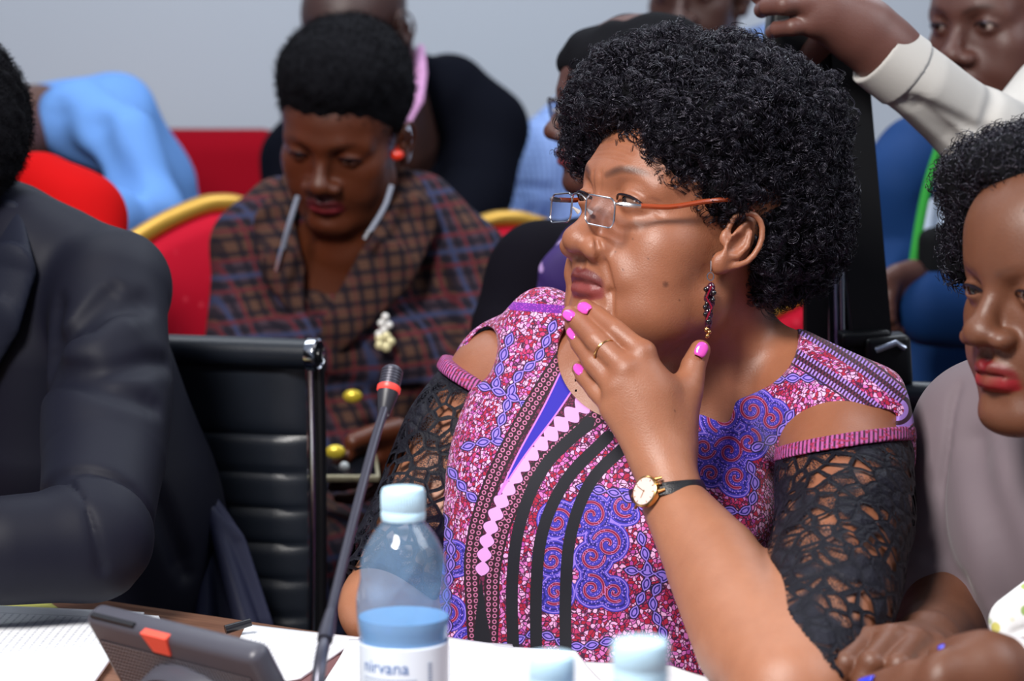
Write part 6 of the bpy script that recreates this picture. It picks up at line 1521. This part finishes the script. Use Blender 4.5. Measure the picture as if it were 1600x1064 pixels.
# ------------------------------------------------------------------ cameraman: arm reaching in to hold the tripod
def camera_man():
    root = empty('person', P(1760, 900, 2.7)*[1, 1, 0], 'person in a cream shirt reaching in from the right, hand gripping the tripod top', 'person')
    fr = head_frame(P(1800, -190, 2.6), math.radians(60), 0, 0, 1.0); B = Solid(); head_solid(B, fr)
    B.tube([fr.pt((0, -.02, -.03)), P(1800, 10, 2.62)], [.058, .07], k=.03); B.ell(P(1815, 330, 2.72), (.10, .06, .14), k=.04)
    hand(B, P(1352, 48, 2.30), [P(1258, -62, 2.29), P(1252, -28, 2.275), P(1256, 6, 2.27), P(1268, 38, 2.275)],
         [[P(1225, -60, 2.28), P(1205, -45, 2.31), P(1200, -30, 2.33)], [P(1222, -28, 2.265), P(1196, -18, 2.285), P(1186, -6, 2.31)], [P(1225, 8, 2.262), P(1200, 10, 2.28), P(1190, 16, 2.305)], [P(1238, 42, 2.27), P(1215, 45, 2.285), P(1207, 50, 2.305)]],
         [P(1320, 20, 2.31), P(1290, 60, 2.35), P(1262, 92, 2.38), P(1240, 100, 2.40)], sc=1.08)
    B.tube([P(1352, 50, 2.30), P(1400, 95, 2.31)], [.031, .030], k=.02)
    B.tube([P(1300, 20, 2.29), P(1370, 68, 2.30)], [.026, .028], k=.02)
    B.tube([P(1395, 92, 2.31), P(1510, 190, 2.36), P(1580, 225, 2.42), P(1720, 110, 2.58), P(1800, 130, 2.70), P(1815, 260, 2.72)], [.028, .030, .032, .045, .05, .06], k=.02)
    V, F = B.mesh(.0022); link_mesh('body', V, F, MATS['skin_dark'], root, True, col=head_colors(V, fr, (104, 68, 60), (96, 52, 50), (18, 14, 12))); add_eyes(fr, root)
    H = Solid(); H.fr = fr; H.ell((0, .030, .070), (.065, .066, .052), k=.01); H.ell((0, -.012, .060), (.079, .095, .083)); H.ell((0, .135, .0), (.11, .085, .085), k=.006, op='sub'); H.ell((0, -.03, -.08), (.1, .1, .06), k=.01, op='sub'); part(H, .005, 'hair', MATS['short_hair'], root)
    m = cloth('cream_cotton', (184, 181, 176), .8, .03); J = Solid()
    J.tube([P(1372, 82, 2.305), P(1440, 132, 2.32), P(1510, 190, 2.36), P(1580, 225, 2.42), P(1720, 110, 2.58)], [.0335, .0350, .0395, .045, .065], k=.01)
    J.ell(P(1545, 215, 2.36), (.036, .035, .032), k=.03)
    J.tube([P(1720, 110, 2.58), P(1800, 90, 2.66), P(1920, 140, 2.72)], [.07, .075, .07], k=.04); J.ell(P(1820, 330, 2.72), (.17, .12, .20), k=.05); J.ell(P(1820, 600, 2.72), (.16, .12, .2), k=.05)
    J.tube([P(1925, 145, 2.72), P(1940, 400, 2.7), P(1900, 560, 2.6)], [.06, .055, .04], k=.03)
    s = lambda l: [P(*q) for q in l]
    folds(J, s([(1352, 130, 2.285), (1400, 165, 2.285), (1440, 200, 2.295), (1480, 250, 2.31)]), r=.004, k=.010)
    folds(J, s([(1425, 165, 2.275), (1470, 185, 2.285), (1520, 205, 2.30), (1580, 215, 2.34)]), r=.004, k=.010)
    folds(J, s([(1430, 175, 2.28), (1465, 215, 2.29), (1500, 255, 2.31)]), r=.0045, k=.010)
    folds(J, s([(1545, 150, 2.35), (1540, 190, 2.32), (1560, 230, 2.33)]), r=.004, k=.012)
    nz = wave_noise(97, 40, 8); J.disp = lambda X: nz(X)*f32(.0015)
    c0, c1 = P(1374, 82, 2.305), P(1440, 132, 2.32); ax = norm(c1-c0); J.half(c0, -ax, k=.001); J.ell(fr.pt((0, .0, -.10)), (.07, .075, .05), k=.005, op='sub')
    part(J, .0026, 'shirt', m, root)
    C = Solid(); C.tube([c0 - ax*.01, c0 + ax*.05], [.0368, .0385], k=.005); C.half(c0 - ax*.003, -ax, k=.0015); C.half(c0 + ax*.036, ax, k=.0015); C.tube([c0 - ax*.03, c0 + ax*.012], .0325, k=.001, op='sub'); part(C, .0018, 'cuff', m, root)
    T = Solid()
    for sx in (1760, 1870): T.tube([P(sx, 640, 2.7), P(sx, 640, 2.7)*[1, 1, 0] + [0, 0, .05]], [.10, .05], k=.03)
    part(T, .007, 'trousers', cloth('dark_trousers', (16, 17, 24), .85), root)
camera_man()

# ------------------------------------------------------------------ woman in grey, right edge
def grey_woman():
    root = empty('person', P(1640, 1100, 2.0)*[1, 1, 0] + [0, 0, .45], 'woman in taupe dress and red lipstick at the right edge, hands on the table', 'person')
    fr = head_frame(P(1701, 474, 1.82), math.radians(62), math.radians(-3), 0, 1.0); B = Solid()
    head_solid(B, fr, nose_w=1.35, lip=1.08, lid=.0040, eye_z=-.003, fat=.003, brow_z=-.001)
    B.ell(fr.pt((0, .044, .060)), np.array((.058, .056, .046)), R=fr.R, k=.02)
    B.tube([fr.pt((0, -.02, -.03)), P(1770, 640, 1.9), P(1770, 700, 1.93)], [.054, .058, .07], k=.03); B.ell(P(1670, 850, 2.02), (.085, .06, .12), k=.04)
    # far hand, knuckles towards the lens, and near hand lying over it
    B.tube([P(1470, 985, 1.93), P(1478, 880, 2.0), P(1500, 760, 2.02), P(1560, 700, 2.02), P(1660, 760, 2.02)], [.032, .034, .036, .038, .05], k=.02)
    B.tube([P(1760, 1060, 1.72), P(1895, 900, 1.78), P(1880, 720, 1.86), P(1780, 720, 1.94)], [.036, .042, .042, .05], k=.02)
    kn = [P(1352, 1003, 1.74), P(1392, 1000, 1.73), P(1430, 1006, 1.735), P(1462, 1018, 1.745)]
    hand(B, P(1450, 1012, 1.84), [kn[3], kn[2], kn[1], kn[0]],
         [[P(1440, 1045, 1.70), P(1425, 1070, 1.70), P(1415, 1080, 1.72)], [P(1405, 1040, 1.685), P(1395, 1068, 1.69), P(1390, 1080, 1.71)], [P(1362, 1036, 1.69), P(1350, 1064, 1.69), P(1350, 1078, 1.71)], [P(1322, 1036, 1.70), P(1308, 1062, 1.70), P(1310, 1078, 1.72)]],
         [P(1475, 1030, 1.80), P(1490, 1055, 1.76), P(1470, 1075, 1.72)], sc=1.08)
    B.tube([P(1450, 1010, 1.84), P(1470, 985, 1.93)], [.027, .034], k=.02)
    hand(B, P(1545, 1052, 1.60), [P(1478, 1042, 1.585), P(1470, 1058, 1.58), P(1466, 1074, 1.58), P(1464, 1090, 1.585)],
         [[P(1425, 1052, 1.60), P(1385, 1064, 1.615), P(1350, 1072, 1.63)], [P(1415, 1070, 1.60), P(1375, 1082, 1.615), P(1345, 1092, 1.63)], [P(1415, 1088, 1.60), P(1380, 1100, 1.62), P(1355, 1110, 1.63)], [P(1420, 1104, 1.60), P(1390, 1114, 1.62), P(1370, 1122, 1.63)]],
         [P(1530, 1032, 1.60), P(1500, 1025, 1.61), P(1475, 1026, 1.62)], sc=1.0)
    B.tube([P(1545, 1055, 1.60), P(1640, 1062, 1.64), P(1760, 1060, 1.72)], [.026, .031, .036], k=.02)
    V, F = B.mesh(.0018); c = head_colors(V, fr, (112, 72, 52), (146, 28, 40), (24, 13, 10), 1.5, -.001)
    link_mesh('body', V, F, MATS['skin_dark'], root, True, col=c)
    add_eyes(fr, root, (-.2, -.12), (170, 160, 160), eye_z=-.003)
    bl = simple('blue_varnish', (52, 60, 210), .15, Coat_Weight=.6); up = -FW
    for a, b in (((1385, 1064, 1.606), (1345, 1073, 1.622)), ((1500, 1020, 1.60), (1474, 1021, 1.608))):
        A, E = P(*a), P(*b); d = E-A; nail(A + d*.85 + [0, -.003, .006], d, np.array([0, -.5, .9]), bl, root, L=.013, W=.009)
    H = Solid(); H.ell(P(1700, 328, 1.88), (.110, .115, .072), k=.03); H.ell(P(1800, 420, 1.88), (.10, .11, .11), k=.03)
    H.fr = fr; H.ell((0, .134, -.018), (.13, .112, .109), k=.006, op='sub'); H.fr = Frame()
    H.ell(P(1500, 335, 1.95), (.0110, .020, .045), k=.012); H.ell(P(1540, 282, 1.88), (.034, .05, .022), k=.02); H.ell(P(1502, 400, 1.95), (.008, .015, .020), k=.012); H.ell(P(1590, 252, 1.84), (.05, .06, .022), k=.02)
    H.ell(P(1640, 350, 1.76), (.016, .03, .05), k=.012); H.ell(P(1760, 340, 1.765), (.060, .040, .055), k=.02); H.ell(P(1612, 272, 1.80), (.048, .034, .017), k=.015); H.ell(P(1790, 450, 1.77), (.032, .035, .065), k=.02)
    nz = wave_noise(103, 90); H.disp = lambda X: nz(X)*f32(.0035)
    V, F = H.mesh(.0032); hair = link_mesh('hair', V, F, MATS['hair_under'], root); N_ = vert_normals(V, F)
    vis = proj(V)[:, 0] < 1680; hair_fuzz('hair_curls', V[vis], N_[vis], 2600, .009, .00055, MATS['curly_hair'], hair, curl=.0040, turns=1.0, seg=14, spread=.30, seed=8)
    # nose stud
    m = MB(); ball(m, fr.pt((-.018, .094, -.040)), .0016, 6); m.build('piercing', MATS['silver'], root)
    t = NT('taupe_crepe'); n = t.noise(t.obj(), 8, 3); t.base(t.mix(n.outputs[0], lin((104, 91, 98)), lin((116, 102, 108)))); t.p(Roughness=.75, Sheen_Weight=.15); t.bump(t.noise(t.obj(), 1600, 2).outputs[0], .15, .0004)
    J = Solid()
    J.ell(P(1650, 800, 2.02), (.115, .11, .15), k=.05); J.ell(P(1790, 820, 1.98), (.11, .11, .15), k=.05); J.ell(P(1640, 1010, 2.02), (.105, .12, .15), k=.05); J.ell(P(1610, 850, 1.93), (.060, .06, .08), k=.05)
    J.tube([P(1700, 660, 1.98), P(1600, 645, 2.0), P(1545, 668, 2.02)], [.055, .050, .052], k=.035); J.tube([P(1760, 680, 1.96), P(1880, 700, 1.86)], [.055, .055], k=.035)
    # far arm sleeve and near arm sleeve
    J.tube([P(1532, 672, 2.02), P(1488, 780, 2.02), P(1470, 880, 2.0), P(1462, 985, 1.95)], [.054, .0510, .0520, .0440], k=.016)
    J.tube([P(1880, 700, 1.86), P(1900, 900, 1.78), P(1800, 1040, 1.73)], [.06, .058, .05], k=.03)
    s = lambda l: [P(*q) for q in l]
    folds(J, s([(1498, 600, 1.98), (1480, 680, 1.965), (1478, 780, 1.965), (1500, 880, 1.95), (1530, 990, 1.93)]), r=.0040, k=.010)
    folds(J, s([(1385, 850, 1.98), (1430, 845, 1.95), (1450, 860, 1.945)]), r=.004, k=.010)
    folds(J, s([(1400, 935, 1.965), (1450, 918, 1.94), (1500, 930, 1.94)]), r=.0045, k=.014)
    folds(J, s([(1545, 700, 1.95), (1560, 850, 1.88), (1580, 960, 1.88)]), r=.005, k=.03)
    nz = wave_noise(105, 22, 8); J.disp = lambda X: nz(X)*f32(.0024)
    c0 = P(1460, 1003, 1.95); J.ell(P(1465, 1045, 1.93), (.055, .055, .022), k=.002, op='sub')
    J.half((0, 0, .45), (0, 0, -1)); J.half(P(1800, 1045, 1.73), (-1, -.3, -.1), k=.003) if False else None
    J.ell(fr.pt((0, .01, -.115)), (.062, .068, .04), k=.004, op='sub')
    part(J, .0028, 'dress', t.m, root)
    br = MB(); R0 = norm(P(1640, 1062, 1.64)-P(1545, 1055, 1.60)); c1 = P(1572, 1057, 1.612); a = norm(np.cross(R0, [0, 0, 1])); b = np.cross(R0, a); R = np.stack([a, b, R0], 1)
    br.lathe([(.0275, -.006), (.0290, -.005), (.0290, .005), (.0275, .006), (.0265, .0)], c1, 40, R)
    tag(br.build('bracelet', simple('white_band', (222, 220, 222), .4)), 'plain white wristband on the wrist of the woman in taupe', 'bracelet')
    t = NT('floral_ribbon'); v = t.vor(t.obj(), 75, 'F1'); t.base(t.mix(t.step(v.outputs[0], .25, .4), t.mix(v.outputs['Color'], lin((70, 150, 90)), lin((240, 220, 120))), lin((236, 238, 240)))); t.p(Roughness=.6)
    S = Solid(); S.tube([P(1574, 1000, 1.78), P(1590, 972, 1.78), P(1625, 940, 1.79)], [.010, .022, .02], k=.01, flat=.45, fdir=(.2, 1, .1)); S.tube([P(1578, 1000, 1.775), P(1600, 1020, 1.775), P(1630, 1030, 1.78)], [.008, .016, .018], k=.008, flat=.45, fdir=(.2, 1, .1))
    folds(S, s([(1580, 992, 1.765), (1600, 985, 1.765), (1630, 975, 1.765)]), r=.002, k=.004); V, F = S.mesh(.002)
    link_mesh('floral_bow', V, F, t.m, root)
grey_woman()
